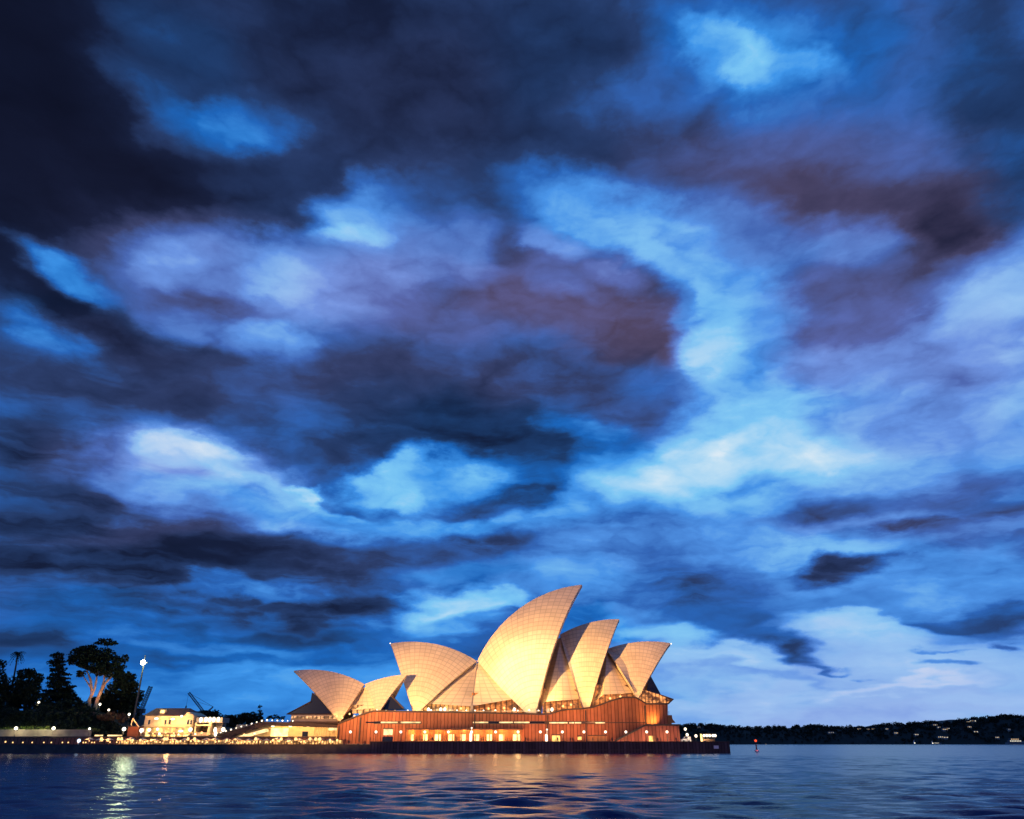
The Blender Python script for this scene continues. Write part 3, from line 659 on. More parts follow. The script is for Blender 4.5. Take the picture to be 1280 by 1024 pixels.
# far end foyer: raking glass, bronze brow, lit interior
GY0, GY1 = 324.0, 352.0
fg = [(X(797, GY0, 870), Z(880, GY0)), (X(834, GY0, 878), Z(881, GY0)), (X(841, GY0, 874), Z(875, GY0)), (X(826, GY0, 866), Z(869, GY0)), (X(800, GY0, 860), Z(861, GY0))]
MB().prism(fg[::-1], GY0, GY1).build('end_foyer_glass', foyer_mat('end_foyer', (1, .36, .1), 1.6, 1.4, .05), hall)
br = [(X(823, GY0, 866), Z(867.5, GY0)), (X(842, GY0, 874), Z(874.2, GY0)), (X(835, GY0, 880), Z(880.6, GY0)), (X(834, GY0, 880), Z(879.5, GY0)), (X(839.5, GY0, 874), Z(874.8, GY0)), (X(823, GY0, 866), Z(868.7, GY0))]
MB().prism(br[::-1], GY0 - 1.2, GY1 + 1).build('bronze_brow', BRONZE, hall)
MB().prism([(X(806, 330, 850), Z(868, 330)), (X(812, 330, 848), Z(843, 330)), (X(825, 330, 866), Z(867.5, 330))][::-1], 329, 348).build('raking_glass', DARKGLASS, hall)
MB().prism([(X(834.8, 312), Z(906, 312)), (X(834.8, 312), Z(894, 312)), (X(842, 312), Z(894, 312)), (X(842.5, 312), Z(899, 312)), (X(846, 312), Z(903.5, 312)), (X(841, 312), Z(903.5, 312)), (X(841, 312), Z(906.5, 312))], 312, 340).build('end_bay', BRONZE, hall)
MB().tube([P(836, 894, 313), P(836, 889, 313)], .08, 5).build('vent_pipe', IRON, hall)
MB().ball(P(839, 804.8, 338), .25).build('tip_light', LAMP, hall); MB().ball(P(487.8, 804.3, 338), .25).build('tip_light', LAMP, hall)
# unseen wall washers added at the podium foot to brighten the granite
for x in np.linspace(470, 790, 15):
    spot('podium_fill_washer', (X(x, PY - 4), PY - 5.5, DECK + .3), (X(x, PY), PY, DECK + 8), 1800 if x > 540 else 750, (1, .36, .12), 125, 1, .3)

# restaurant pavilion
rest = thing('restaurant_pavilion', 'small pair of shells at the landward end of the podium', 'restaurant', (X(440, 316), 314, DECK))
R1 = Shell((367.3, 838.5), (455.6, 855.3), (424.5, 903), 322, 10)
R2 = Shell((509.3, 843), (455.8, 855.3), (472, 893), 322, 10)
R1.build(rest, 13, .9, course=1.6); R2.build(rest, 10, .9, course=1.6)
rs = edge(R1, 0, R1.vat(0, 884), .98, 2.6)
loft(rs, edge(R2, 0, R2.vat(0, 883), .98, 1.2), bulge=.3).build('side_shell', TILE, rest)
loft(edge(R1, 0, R1.vat(0, 894), .98, .4), lambda k: rs(k) + np.array([.3, .1, 0]), bulge=0, m_=4).build('rear_rib', TILE, rest)
R1.mouth(rest, DARKGLASS, 4); R2.mouth(rest, DARKGLASS, 2)
gy = 316.0
MB().prism([(X(390, gy, 866), Z(866, gy)), (X(388, gy, 877), Z(877, gy)), (X(358.5, gy, 892), Z(893, gy)), (X(416, gy, 892), Z(893.5, gy)), (X(420, gy, 880), Z(886, gy))], gy, gy + 14).build('raking_glass', DARKGLASS, rest)
MB().prism([(X(489, gy, 871), Z(871, gy)), (X(476, gy, 886), Z(887, gy)), (X(504, gy, 886), Z(886, gy))], gy, gy + 12).build('raking_glass', DARKGLASS, rest)
for fr in ([(389, 877), (358.5, 892.6), (416, 893.2)], [(490, 870.5), (504.5, 885.8)]):
    MB().tube([P(x, y, gy - .2) for x, y in fr], .28, 6).build('glass_frame', BRONZE, rest)
MB().box(X(361, 315), X(424, 315), 315, 330, Z(905, 315), Z(893.6, 315)).build('base', CONC, rest)
MB().box(X(362, 315), X(418, 315), 314.7, 314.997, Z(898.5, 315), Z(895.2, 315)).build('window', foyer_mat('restaurant_glow', (1, .5, .2), 2.0, 1.5, .1), rest)
MB().box(X(360, 313), X(421, 313), 312, 315, Z(904.5, 313), Z(902, 313)).build('terrace_edge', COPING, rest)
MB().box(X(438, 317), X(468, 317), 317, 317.3, Z(892, 317), Z(881, 317)).build('window', foyer_mat('restaurant_window', (1, .45, .14), 1.6, 2.4, .1), rest)
MB().prism([(X(422, 314), Z(906, 314)), (X(466, 314), Z(892, 314)), (X(505, 314), Z(892, 314)), (X(505, 314), DECK), (X(422, 314), DECK)], 313, 330).build('base', GRANITE, rest)
for x, y in ((421, 895), (428, 897.5), (437, 892.5), (443, 895), (450, 893)):
    MB().ball(P(x, y, 311.5), .35).build('terrace_lamp', LAMPO, rest); point('terrace_glow', P(x, y - 3, 311), 260, AMBER)

# ------------------------------------------------------------------ bar pavilion with ramped roof
bar = thing('bar_pavilion', 'open waterfront pavilion glowing yellow under a ramped roof', 'pavilion', (X(360, 312), 312, UPPER))
BY = 308.0
q_ = lambda pts, Y: [(X(x, Y, y), Z(y, Y, x)) for x, y in pts]
MB().prism(q_([(270, 919.5), (330, 902), (366, 903), (421, 906), (421, 909.5), (360, 907.5), (334, 907), (287, 921.5)], BY)[::-1], BY, BY + 16).build('ramped_roof', COPING, bar)
MB().prism(q_([(270, 919), (330, 901.4), (330, 900.6), (270, 918)], BY - .3), BY - .4, BY - .1).build('handrail', IRON, bar)
MB().box(X(298, 322), X(420, 316), 318, 318.4, UPPER, Z(906, 318)).build('back_wall', CREAM, bar)
MB().box(X(377.5, 318), X(384.5, 318), 317.9, 317.997, UPPER, Z(914.5, 318)).build('doorway', DARKGLASS, bar)
MB().box(X(338, 318), X(359.5, 318), 317.86, 317.997, UPPER + .6, Z(910.5, 318)).build('bar_front', HOTWIN, bar)  # glowing panel stands in for the brightest lit stretch of back wall
mbp = MB()
for x in np.linspace(392, 417, 9): mbp.box(X(x, 312), X(x, 312) + .25, 311.8, 312.1, UPPER, Z(909, 312))
mbp.build('screen', CREAM, bar)
MB().box(X(410, 310), X(420, 310), 309.6, 310, Z(913, 310), Z(910, 310)).build('lit_sign_box', STRIPLIT, bar)
for x in (327, 341, 363, 385, 408):
    MB().lathe([(.5, 0), (.75, .25), (.4, .4)], P(x, 908.6, 312), 10).build('downlight', LAMP, bar)
    point('bar_downlight', P(x, 910.2, 312.5), 1500, (1, .6, .2), .4)
MB().prism(q_([(291, 922.5), (332, 911), (334, 914), (300, 923)], 313)[::-1], 313, 316).build('glowing_underside', STRIPLIT, bar)  # ceiling under the ramp glows itself in place of lamplight on it
for i, x in enumerate(np.linspace(276, 366, 15)):
    y = 918 - (x - 270) * 17.3 / 60 if x < 330 else 900.5 + (x - 330) * .03
    MB().ball(P(x, y - .3, BY - .2), .2 + .16 * rnd.random()).build('rail_lamp', LAMP, bar)

# ------------------------------------------------------------------ harbour building
hb = thing('quayside_building', 'cream floodlit building with red tiled roof behind the terraces', 'building', (X(208, 328), 328, UPPER))
HY = 326.0
bx0, bx1 = X(177, HY), X(238, HY)
MB().box(bx0, bx1, HY, HY + 14, UPPER, Z(895, HY)).build('wall', CREAM, hb)
MB().prism([(X(226, HY), Z(895, HY) + .003), (bx1 + .2, Z(895, HY) + .003), (X(238, HY), Z(893.5, HY)), (X(231, HY), Z(890, HY))], HY - .6, HY + 13).build('gable_wall', CREAM, hb)
MB().add([(bx0 - .6, HY - 1, Z(895, HY)), (X(229, HY), HY - 1, Z(895, HY)), (X(224, HY), HY + 6.5, Z(884.5, HY)), (X(180, HY), HY + 6.5, Z(884.5, HY)), (bx0 - .6, HY + 14.5, Z(895, HY)), (bx1, HY + 14.5, Z(895, HY))],
         [(0, 1, 2, 3), (3, 2, 5, 4), (0, 3, 4), (1, 5, 2), (0, 4, 5, 1)]).build('roof', ROOFT, hb)
MB().box(X(193, HY), X(199, HY), HY + 1, HY + 4, Z(892, HY), Z(887, HY)).build('dormer', CREAM, hb)
MB().box(X(194, HY), X(198.4, HY), HY + .9, HY + .997, Z(891, HY), Z(887.6, HY)).build('dormer_window', HOTWIN, hb)
MB().box(bx0 - .4, bx1 + .4, HY - .9, HY - .003, Z(908.4, HY), Z(907, HY)).build('cornice', CREAM, hb)
MB().box(bx0 - .3, bx1 + .3, HY - 1.6, HY - .004, Z(917.6, HY), Z(916.8, HY)).build('awning', TIMBER, hb)
for i, x in enumerate((181, 189, 197, 205, 213, 221, 229)):
    MB().box(X(x, HY), X(x + 4.6, HY), HY - .1, HY - .003, Z(915.6, HY), Z(909.8, HY)).build('window', WARMWIN, hb)
    MB().box(X(x, HY), X(x + 5.5, HY), HY - .1, HY - .003, UPPER, Z(918.4, HY)).build('window', WARMWIN if i % 2 else HOTWIN, hb)
for x in (182, 202.5, 208, 231, 235): MB().box(X(x, HY), X(x + 2.2, HY), HY - .08, HY - .003, Z(905.5, HY), Z(900, HY)).build('window', DARKGLASS, hb)
for x, y, r_ in ((195.5, 898.5, 1.25), (216, 899, 1.2), (227, 895.5, .8), (226, 914, 1.4)):
    MB().lathe([(.12, -.35), (r_ * .55, -.2), (r_ * .6, .25), (.12, .4)], P(x, y, HY - 2.4), 10).build('wall_floodlight', LAMPW, hb)
    point('wall_flood', P(x, y, HY - 3.6), 1300 * r_, (1, .56, .2), .5)
omni('building_lantern', P(213, 913, 304), 1500, (1, .5, .18), .6)
spot('roof_flood', P(205, 915, 300), P(205, 890, HY), 22000, GOLD, 40, 1, .5)
# stair tower with lamps along its top
tw = thing('stair_pavilion', 'pale stepped pavilion with five lamps along its top edge', 'pavilion', (X(258, 330), 330, UPPER))
TY = 326.0
MB().box(X(242, TY), X(275, TY), TY, TY + 8, Z(903.5, TY), Z(897, TY)).build('upper_block', CONC, tw)
MB().box(X(241, TY), X(243, TY), TY, TY + 8, UPPER, Z(903.5, TY) - .003).build('pier', CREAM, tw)
MB().prism(q_([(257, 923), (261.5, 903.6), (264, 903.6), (259.5, 923)], TY), TY, TY + 8).build('raking_pier', CREAM, tw)
MB().box(X(242, TY), X(261, TY), TY - .3, TY + .8, Z(907.5, TY), Z(905.6, TY)).build('beam', CREAM, tw)
MB().box(X(240, TY), X(259, TY), TY - .4, TY + .8, UPPER, Z(915.5, TY)).build('bar_counter', CREAM, tw)
mbs = MB()
for k in range(9): mbs.box(X(263, TY), X(273 - k * .1, TY), TY + k * .5, TY + k * .5 + 3, UPPER + k * .68, UPPER + k * .68 + .5)
mbs.build('steps', CONC, tw)
MB().box(X(243, TY), X(272, TY), TY + 6, TY + 7.8, UPPER, Z(904, TY)).build('back_wall', BRONZE, tw)
for x, y in ((251, 900), (257.5, 899.5), (262.3, 899.5), (267.2, 899.5), (273, 899.5), (269, 912.5), (269.5, 917.5)):
    MB().ball(P(x, y, TY - .8), .62, sz=1.5).build('lamp', LAMPW, tw); point('lamp_glow', P(x, y + 1, TY - 1.8), 700, GOLD, .5)

# ------------------------------------------------------------------ street lamps
def make_lamp(h_, r_, mat, label, grp, loc, power, col=WARMW):
    t = thing('street_lamp', label, 'street lamp', loc, grp)
    a = LMB(); a.lathe([(.16, 0), (.16, .25), (.07, .4), (.05, h_ - r_)], n=8); a.build('post', IRON, t)
    a = LMB(); a.ball((0, 0, h_), r_, 12, 8); a.build('globe', mat, t, True)
    a = LMB(); a.lathe([(.12, 0), (.14, .1), (.02, .2)], (0, 0, h_ + r_ * .96), 8); a.build('cap', IRON, t)
    return t
LX = [(438, 915), (470, 915.5), (501, 915), (531, 916), (560.5, 915.5), (589.5, 915.5), (619.5, 916.5), (647.5, 917), (675.5, 917), (703, 917.5), (730, 918), (757, 918), (782.5, 918.5), (808.5, 918.5), (834, 918.5)]
LY = 296.0
lamp0 = None
for i, (x, y) in enumerate(LX):
    lb = 'globe lamp on the broadwalk before the podium, %s from the landward end' % ORD[i]
    hh = Z(y, LY) - DECK
    if lamp0 is None: lamp0 = make_lamp(hh, .46, LAMP, lb, 'globe lamps along the broadwalk', (X(x, LY, y), LY, DECK), 0)
    else: dup(lamp0, (X(x, LY, y), LY, DECK), lb)
    omni('lamp_light', (X(x, LY, y), LY - .75, DECK + hh - .2), (0, 0, 40, 50, 60, 90, 220, 340, 220, 110, 70, 60, 50, 50, 40)[i], (1, .56, .2), .8)  # extra light per globe, strongest mid-row, added for the gold streak on the water
    if i > 1: point('lamp_light', (X(x, LY, y), LY, DECK + hh - .75), 700, (1, .62, .33), .3)
for x, y, Yl, lb in ((856.6, 911.5, 305, 'tall globe lamp at the end of the stair block'), (859, 918.5, 298, 'globe lamp just past the corner of the stair block'), (870, 920, 299, 'globe lamp beside the pier kiosk')):
    make_lamp(Z(y, Yl) - DECK, .5, LAMP, lb, 'globe lamps along the broadwalk', (X(x, Yl, y), Yl, DECK), 0)
    point('lamp_light', (X(x, Yl, y), Yl, Z(y, Yl) - .8), 420, WARMW, .3)
left_lamps = [(20, 910.5, 309, .75, 'lamp beside the pale wall, nearest the frame edge'), (67, 910.5, 309, .75, 'lamp over the green hedge beside the pale wall'), (48.5, 878, 345, .55, 'single small lamp high on the dark wooded hill'),
              (125, 880.5, 340, .6, 'white lamp beside the pale tree trunks'), (136, 887.5, 335, .55, 'lamp on the hillside path below the pale trunks'), (161.5, 893, 328, .6, 'lamp under the dark tree next to the red roof'),
              (112, 911, 309, .5, 'low lamp at the end of the pale wall'), (155, 911.5, 310, .85, 'bright lamp between the orange shed and the dark hill'), (177, 913, 311, .9, 'bright lamp at the corner of the quayside building'), (186.5, 912.5, 313, .7, 'lamp at the foot of the quayside building wall'), (197, 911.5, 313, .6, 'lamp under the quayside building windows'), (238, 912, 313, .85, 'lamp between the quayside building and the stepped pavilion'), (279, 912, 312, .9, 'lamp at the lower end of the ramped roof')]
for x, y, Yl, r_, lb in left_lamps:
    zb = UPPER if Yl < 330 and x > 0 else UPPER
    hh = Z(y, Yl) - zb
    make_lamp(hh, r_ * .8, LAMPW, lb, 'lamps on the landward side', (X(x, Yl, y), Yl, zb), 0)
    point('lamp_light', (X(x, Yl, y), Yl - .2, Z(y, Yl) - r_ - .4), 220 * r_, WARMW, .3)

# light columns
for x, y0, Yl, lb in ((588.5, 916, 300, 'tall glowing light column before the middle of the colonnade'), (683, 918, 300, 'glowing light column beside the square window')):
    t = thing('light_column', lb, 'light column', (X(x, Yl), Yl, DECK), 'light columns on the broadwalk')
    hh = Z(y0, Yl) - DECK
    a = LMB(); a.box(-.5, .5, -.5, .5, 0, .35); a.build('base', IRON, t)
    a = LMB(); a.lathe([(.42, .35), (.46, 1), (.46, hh - .4), (.3, hh)], n=10); a.build('lantern', LAMP, t)
    a = LMB(); a.tube([(.25, 0, hh), (.25, 0, hh + 1.4)], .06, 6); a.ball((.25, 0, hh + 1.6), .3); a.build('finial_lamp', LAMP, t)
    point('column_light', (X(x, Yl), Yl - 1.0, DECK + 2), 900, WARMW, .5)

# light mast
t = thing('light_mast', 'very tall slim mast carrying one blazing floodlight', 'light mast', (X(172, 340), 340, UPPER))
mtop = P(180, 829, 340); mbse = np.array([mtop[0], 340, UPPER])
t.location = tuple(mbse)
a = LMB(); a.tube([(0, 0, 0), (0, 0, mtop[2] - UPPER)], [.55, .28], 8); a.build('pole', IRON, t)
a = LMB(); a.box(-1.6, 1.6, -.5, .5, mtop[2] - UPPER, mtop[2] - UPPER + .3); a.box(-.15, .15, -.15, .15, mtop[2] - UPPER + .3, mtop[2] - UPPER + 3.2); a.build('head_frame', IRON, t)
a = LMB(); a.lathe([(.3, -.9), (.85, -.5), (.9, .5), (.3, .9)], (0, -.9, mtop[2] - UPPER + .2), 10); a.build('floodlight', glow_mat('mast_floodlight', (.88, 1.0, .62), 60), t)
omni('mast_light', mtop + np.array([0, -3.2, -.5]), 3600, (.85, 1, .5), 1.5)

# cranes
def crane(label, foot, tip, Y, base_z, stay=None, r_=1.0, hook=None):
    A, B_ = P(*foot, Y), P(*tip, Y)
    t = thing('crane', label, 'crane', (A[0], Y, base_z), 'cranes behind the quay')
    d = B_ - A; ln = np.linalg.norm(d); n = 12; mb = MB()
    u = np.array([0, 1., 0]); v = np.cross(d / ln, u)
    cs = [A + (u * sa + v * sb) * r_ * .6 for sa, sb in ((1, 1), (1, -1), (-1, -1), (-1, 1))]
    for c in cs: mb.tube([c, c + d], .16 * r_, 5)
    for k in range(n):
        for i in range(4): mb.tube([cs[i] + d * k / n, cs[(i + 1) % 4] + d * (k + 1) / n], .1 * r_, 4, False)
    mb.build('jib', BLUEST, t)
    MB().tube([(A[0], Y, base_z), A], .8 * r_, 6).build('tower', IRON, t)
    MB().box(A[0] - 1.5, A[0] + 1.8, Y - 1.3, Y + 1.3, A[2] - 1.5, A[2] + .8).build('cab', IRON, t)
    if stay is not None:
        C_ = P(*stay, Y); s_ = MB().tube([A + np.array([2, 0, 0]), C_], [.5, .3], 5); s_.build('counter_mast', BLUEST, t)
        MB().tube([C_, B_], .07, 4).tube([C_, A + d * .55], .06, 4).build('stay_cables', IRON, t)
    if hook is not None:
        H = P(*hook, Y); MB().tube([B_, H], .06, 4).build('hook_rope', IRON, t); MB().lathe([(.1, .8), (.4, .4), (.4, -.3), (.1, -.8)], H, 6).build('hook_block', IRON, t)
    return t
BLUEST = rough_mat('blue_grey_steel', (.05, .07, .11), (.08, .10, .14), 1.0, .5)
crane('lattice crane with a long jib leaning over the stepped pavilion', (254.5, 890), (236, 866), 430, UPPER, (266.5, 883.5), .8, (232.5, 884))
crane('crane jib rising beside the tall light mast', (176.5, 888), (188.5, 858), 430, UPPER, None, 1.2)

# ------------------------------------------------------------------ hill and planting on the landward side
def grid_mesh(xs, ys, fz):
    vs = [(x, y, fz(x, y)) for y in ys for x in xs]; n = len(xs)
    return MB().add(vs, [(j * n + i, j * n + i + 1, (j + 1) * n + i + 1, (j + 1) * n + i) for j in range(len(ys) - 1) for i in range(n - 1)])
prof = [(-330, 17), (X(0, 350), 16), (X(60, 350), 16), (X(112, 350), 15.5), (X(140, 350), 12.5), (X(160, 350), 9.5), (X(178, 350), 5), (X(240, 350), 5.2), (X(262, 350), 9), (X(300, 350), 8.5), (X(345, 350), 8), (X(362, 350), 5), (100, 5)]
def hill_z(x, y):
    p = np.interp(x, [a for a, _ in prof], [b_ for _, b_ in prof])
    k = min(max((y - 318) / 22.0, 0), 1); k = k * k * (3 - 2 * k)
    return UPPER - .3 + (p - UPPER + .3) * k + (math.sin(x * .31) * .4 + math.sin(y * .43 + x * .17) * .35) * k
kind(grid_mesh(list(np.linspace(-330, 60, 100)), list(np.linspace(316, 520, 50)), hill_z).build('hill', GRASS, None, True), 'structure')
wl = thing('garden_wall', 'long pale stone wall below the hedges on the landward side', 'wall', (X(60, 312), 312, UPPER))
MB().box(-320, X(113, 312), 311.5, 312.2, UPPER - 1.2, Z(913, 312)).build('wall_face', rough_mat('pale_stone', (.20, .16, .135), (.28, .23, .20), .5), wl)
MB().box(-320, X(113, 312) + .1, 311.3, 312.4, Z(913, 312), Z(912.2, 312)).build('coping', CONC, wl)
cw = thing('cliff_wall', 'dark sandstone terrace wall across the wooded hill', 'wall', (X(60, 336), 336, 8))
MB().prism([(X(14, 336), Z(903, 336)), (X(14, 336), Z(889.5, 336)), (X(112, 336), Z(890, 336)), (X(128, 336), Z(896, 336)), (X(128, 336), Z(905, 336))][::-1], 335, 337).build('wall_face', rough_mat('sandstone', (.12, .07, .045), (.2, .12, .07), .35), cw)
sh = thing('orange_shed', 'small orange lit shed with a raking yellow beam', 'shed', (X(165, 316), 316, UPPER))
MB().box(X(158, 316), X(171, 316), 316, 320, UPPER, Z(908.5, 316)).build('wall', rough_mat('orange_paint', (.22, .06, .03), (.28, .09, .04), .5), sh)
MB().box(X(157.5, 316), X(171.5, 316), 315.6, 320.4, Z(908.4, 316), Z(907.6, 316)).build('roof', COPING, sh)
MB().tube([P(163.5, 907, 315.5), P(166, 898, 315.5)], .2, 6).tube([P(166, 898, 315.5), P(174, 909, 315.5)], .25, 6).build('frame', CREAM, sh)
point('shed_light', P(165, 903, 313), 900, AMBER, .4)

def leaf_cloud(clumps, dens, size, seed):
    """leaf-sized faces spread through ellipsoid clumps (centre, radii)"""
    g = np.random.default_rng(seed); V = []; 
    for c, r_ in clumps:
        n = int(dens * (r_[0] * r_[2] + r_[0] * r_[1] + r_[1] * r_[2]))
        d = g.normal(size=(n, 3)); d /= np.linalg.norm(d, axis=1)[:, None]
        p = np.array(c) + d * np.array(r_) * (g.uniform(.25, 1.0, (n, 1)) ** .5) * (1 + g.normal(0, .07, (n, 1)))
        a = g.normal(size=(n, 3)); a /= np.linalg.norm(a, axis=1)[:, None]; b_ = np.cross(a, g.normal(size=(n, 3))); b_ /= np.linalg.norm(b_, axis=1)[:, None]
        s_ = size * g.uniform(.5, 1.3, (n, 1))
        V.append(np.stack([p - a * s_, p + b_ * s_ * .55, p + a * s_, p - b_ * s_ * .55], 1).reshape(-1, 3))
    V = np.concatenate(V); mb = LMB(); n = len(V) // 4
    mb.v = [tuple(v) for v in V.tolist()]; mb.f = [(4 * i, 4 * i + 1, 4 * i + 2, 4 * i + 3) for i in range(n)]; mb.uv = [(0, 0)] * len(V)
    return mb
seed = [10]
def px_tree(name, label, base, Y, clumps, trunks, leaf, bark, dens=11, size=.6, depth=.9, grp=None, cat='tree'):
    """tree surveyed in the photograph; clumps (x, y, rx, ry) in photo measure, given real depth about Y"""
    B_ = P(*base, Y); B_[2] = hill_z(B_[0], Y) if Y > 318 else UPPER
    B_[2] = min(B_[2], P(*base, Y)[2])
    t = thing(name, label, cat, B_, grp)
    seed[0] += 1; g = np.random.default_rng(seed[0]); cl = []
    k = abs(P(base[0] + 1, base[1], Y)[0] - P(*base, Y)[0])
    for x, y, rx, ry in clumps:
        c = P(x, y, Y) - B_; off = g.uniform(-1, 1) * rx * k * .4
        cl.append((c + np.array([0, off, 0]), (rx * k, rx * k * depth, ry * k)))
        for _ in range(6):     # satellite clumps break up the outline
            d = g.normal(size=3); d /= np.linalg.norm(d); s_ = g.uniform(.25, .45)
            cl.append((c + np.array([d[0] * rx * k, off + d[1] * rx * k * depth, d[2] * ry * k]) * .95, (rx * k * s_, rx * k * s_, ry * k * s_ * 1.1)))
    leaf_cloud(cl, dens, size, seed[0]).build('crown', leaf, t)
    a = LMB()
    for tr in trunks:
        pts = [P(x, y, Y) - B_ for x, y, *_ in tr]; pts[0] = pts[0].copy(); rad = [q2[2] for q2 in tr]
        if tr[0][1] >= base[1] - 2: pts[0][2] = -.5
        for i in range(1, len(pts)): pts[i] = pts[i] + np.array([0, g.uniform(-.5, .5), 0])
        a.tube(pts, rad, 7)
    a.build('trunk', bark, t)
    return t
HT = 'trees on the wooded hill'
px_tree('gum_tree', 'tall umbrella-crowned gum with two pale lit trunks', (117, 890), 352,
        [(112, 820, 22, 7), (126, 818, 17, 8), (99, 827, 11, 5), (140, 827, 13, 7), (134, 803, 12, 4.5), (118, 832, 17, 6), (138, 842, 13, 6), (102, 842, 6, 4), (155, 824, 5, 5), (152, 846, 8, 5), (150, 860, 10, 9), (112, 811, 12, 4), (128, 838, 15, 6), (147, 836, 10, 6), (90, 826, 5, 4)],
        [[(113, 888, .9), (112, 875, .75), (115, 862, .6), (113, 850, .45), (108, 838, .25)], [(114, 872, .5), (119, 860, .45), (121, 848, .35), (122, 835, .2)], [(118, 888, 1.0), (121, 876, .85), (126, 864, .7), (132, 854, .5), (142, 844, .3)], [(126, 864, .5), (130, 850, .4), (130, 835, .25), (134, 806, .15)], [(132, 854, .4), (139, 842, .3), (146, 830, .15)], [(115, 862, .4), (105, 846, .2)]],
        LEAF, BARK, 10, 0.61, grp=HT)
px_tree('broad_tree', 'broad dark tree filling the slope behind the pale trunks', (155, 900), 362, [(150, 868, 20, 18), (160, 880, 14, 18), (140, 880, 20, 14), (158, 852, 9, 11), (120, 885, 24, 10), (168, 895, 7, 10)], [[(155, 902, .9), (154, 880, .5), (152, 860, .2)]], LEAF, BARKD, 10, 0.66, grp=HT)
# norfolk pine: tiers of drooping boughs
pine = [(73 + math.sin(i * 2.1) * (1 + i * .35), 822 + i * 5.2, 5.5 + i * 1.45, 2.6) for i in range(13)]
px_tree('norfolk_pine', 'dark tiered pine left of the pale trunked gum', (74, 895), 356, pine + [(74, 820, 8, 4), (70, 828, 8, 4), (85, 866, 8, 5), (88, 872, 7, 6)], [[(74, 895, .8), (74, 850, .5), (74, 816, .15)]], LEAFP, BARKD, 10, 0.55, grp=HT)
px_tree('round_tree', 'rounded dark tree between the palm and the tiered pine', (32, 895), 350, [(30, 852, 17, 14), (38, 865, 14, 14), (22, 866, 16, 14), (30, 842, 9, 6), (48, 880, 16, 12), (10, 878, 16, 14)], [[(32, 895, .9), (31, 870, .6), (30, 850, .2)]], LEAF, BARKD, 10, 0.66, grp=HT)
px_tree('edge_tree', 'tall dark tree cut by the frame beside the palm', (-2, 895), 346, [(-4, 838, 9, 11), (0, 855, 9, 14), (-8, 870, 16, 16), (6, 880, 10, 10)], [[(-2, 895, .9), (-3, 860, .5), (-4, 838, .2)]], LEAF, BARKD, 10, 0.61, grp=HT)
px_tree('understorey_tree', 'low dark tree at the foot of the tiered pine', (92, 897), 346, [(88, 884, 14, 9), (100, 888, 12, 6), (75, 886, 16, 9), (60, 888, 14, 8)], [[(92, 897, .5), (90, 884, .2)]], LEAF, BARKD, 10, 0.55, grp=HT)
px_tree('scrub_tree', 'reddish lit scrub tree on the slope below the gum', (140, 906), 334, [(128, 897, 10, 4), (141, 896, 10, 5), (152, 898, 7, 5)], [[(140, 906, .4), (141, 896, .15)]], leaf_mat('reddish_leaves', (.12, .05, .03), (.2, .1, .05)), BARKD, 10, 0.44, grp=HT)
# palm: arching fronds
B_ = P(18, 848, 350); B_[2] = hill_z(B_[0], 350)
t = thing('palm_tree', 'slim palm rising above the rounded dark tree', 'tree', B_, HT)
C_ = P(22.5, 816, 350) - B_
a = LMB(); a.tube([(0, 0, 0), P(17.5, 846, 350) - B_, P(20, 832, 350) - B_, C_], [.45, .4, .32, .3], 7); a.build('trunk', BARKD, t)
a = LMB(); g = np.random.default_rng(5)
for k in range(34):
    ph = 6.283 * k / 34 * 5.3; up = g.uniform(-.9, 1.1); ln = g.uniform(2.2, 3.4); dr = np.array([math.cos(ph), math.sin(ph), 0])
    pts = [C_ + dr * ln * s_ + np.array([0, 0, up * ln * s_ - .9 * ln * s_ * s_]) for s_ in np.linspace(0, 1, 7)]
    for i in range(6):
        side = np.cross(dr, [0, 0, 1]) * .5 * (1 - i / 7)
        for sg in (1, -1): a.add([pts[i], pts[i + 1], pts[i] * .4 + pts[i + 1] * .6 + side * sg + np.array([0, 0, -.35])], [(0, 1, 2)])
a.build('fronds', LEAFP, t)
# trees behind the pavilions
BT = 'trees behind the quayside pavilions'
px_tree('domed_tree', 'clipped dark domed tree behind the stepped pavilion', (258, 905), 372, [(256, 894, 16, 5), (268, 893, 9, 5), (246, 895, 8, 5), (258, 899, 18, 6)], [[(258, 905, .5), (258, 895, .2)]], LEAF, BARKD, 11, 0.55, grp=BT)
px_tree('hedge_tree', 'long low dark tree mass above the ramped roof', (298, 915), 372, [(285, 899, 14, 5), (300, 898, 14, 5), (312, 897, 12, 5), (295, 908, 22, 8), (318, 903, 12, 7)], [[(298, 915, .5), (298, 900, .2)]], LEAF, BARKD, 11, 0.55, grp=BT)
px_tree('small_pine', 'little tiered pine standing above the ramped roof', (325, 908), 376, [(325, 883.5, 2.6, 2), (325, 889, 3.4, 1.6), (325, 893, 4.6, 1.8), (324, 898, 5.5, 3)], [[(325, 908, .4), (325, 882, .1)]], LEAFP, BARKD, 13, 0.39, grp=BT)
px_tree('distant_tree', 'faint small trees beside the restaurant terrace', (342, 902), 420, [(336, 897, 3, 2.5), (342, 896, 4, 3), (348, 897, 3, 3), (353, 898, 3, 2)], [[(342, 902, .3), (342, 897, .1)]], LEAFP, BARKD, 13, 0.44, grp=BT)
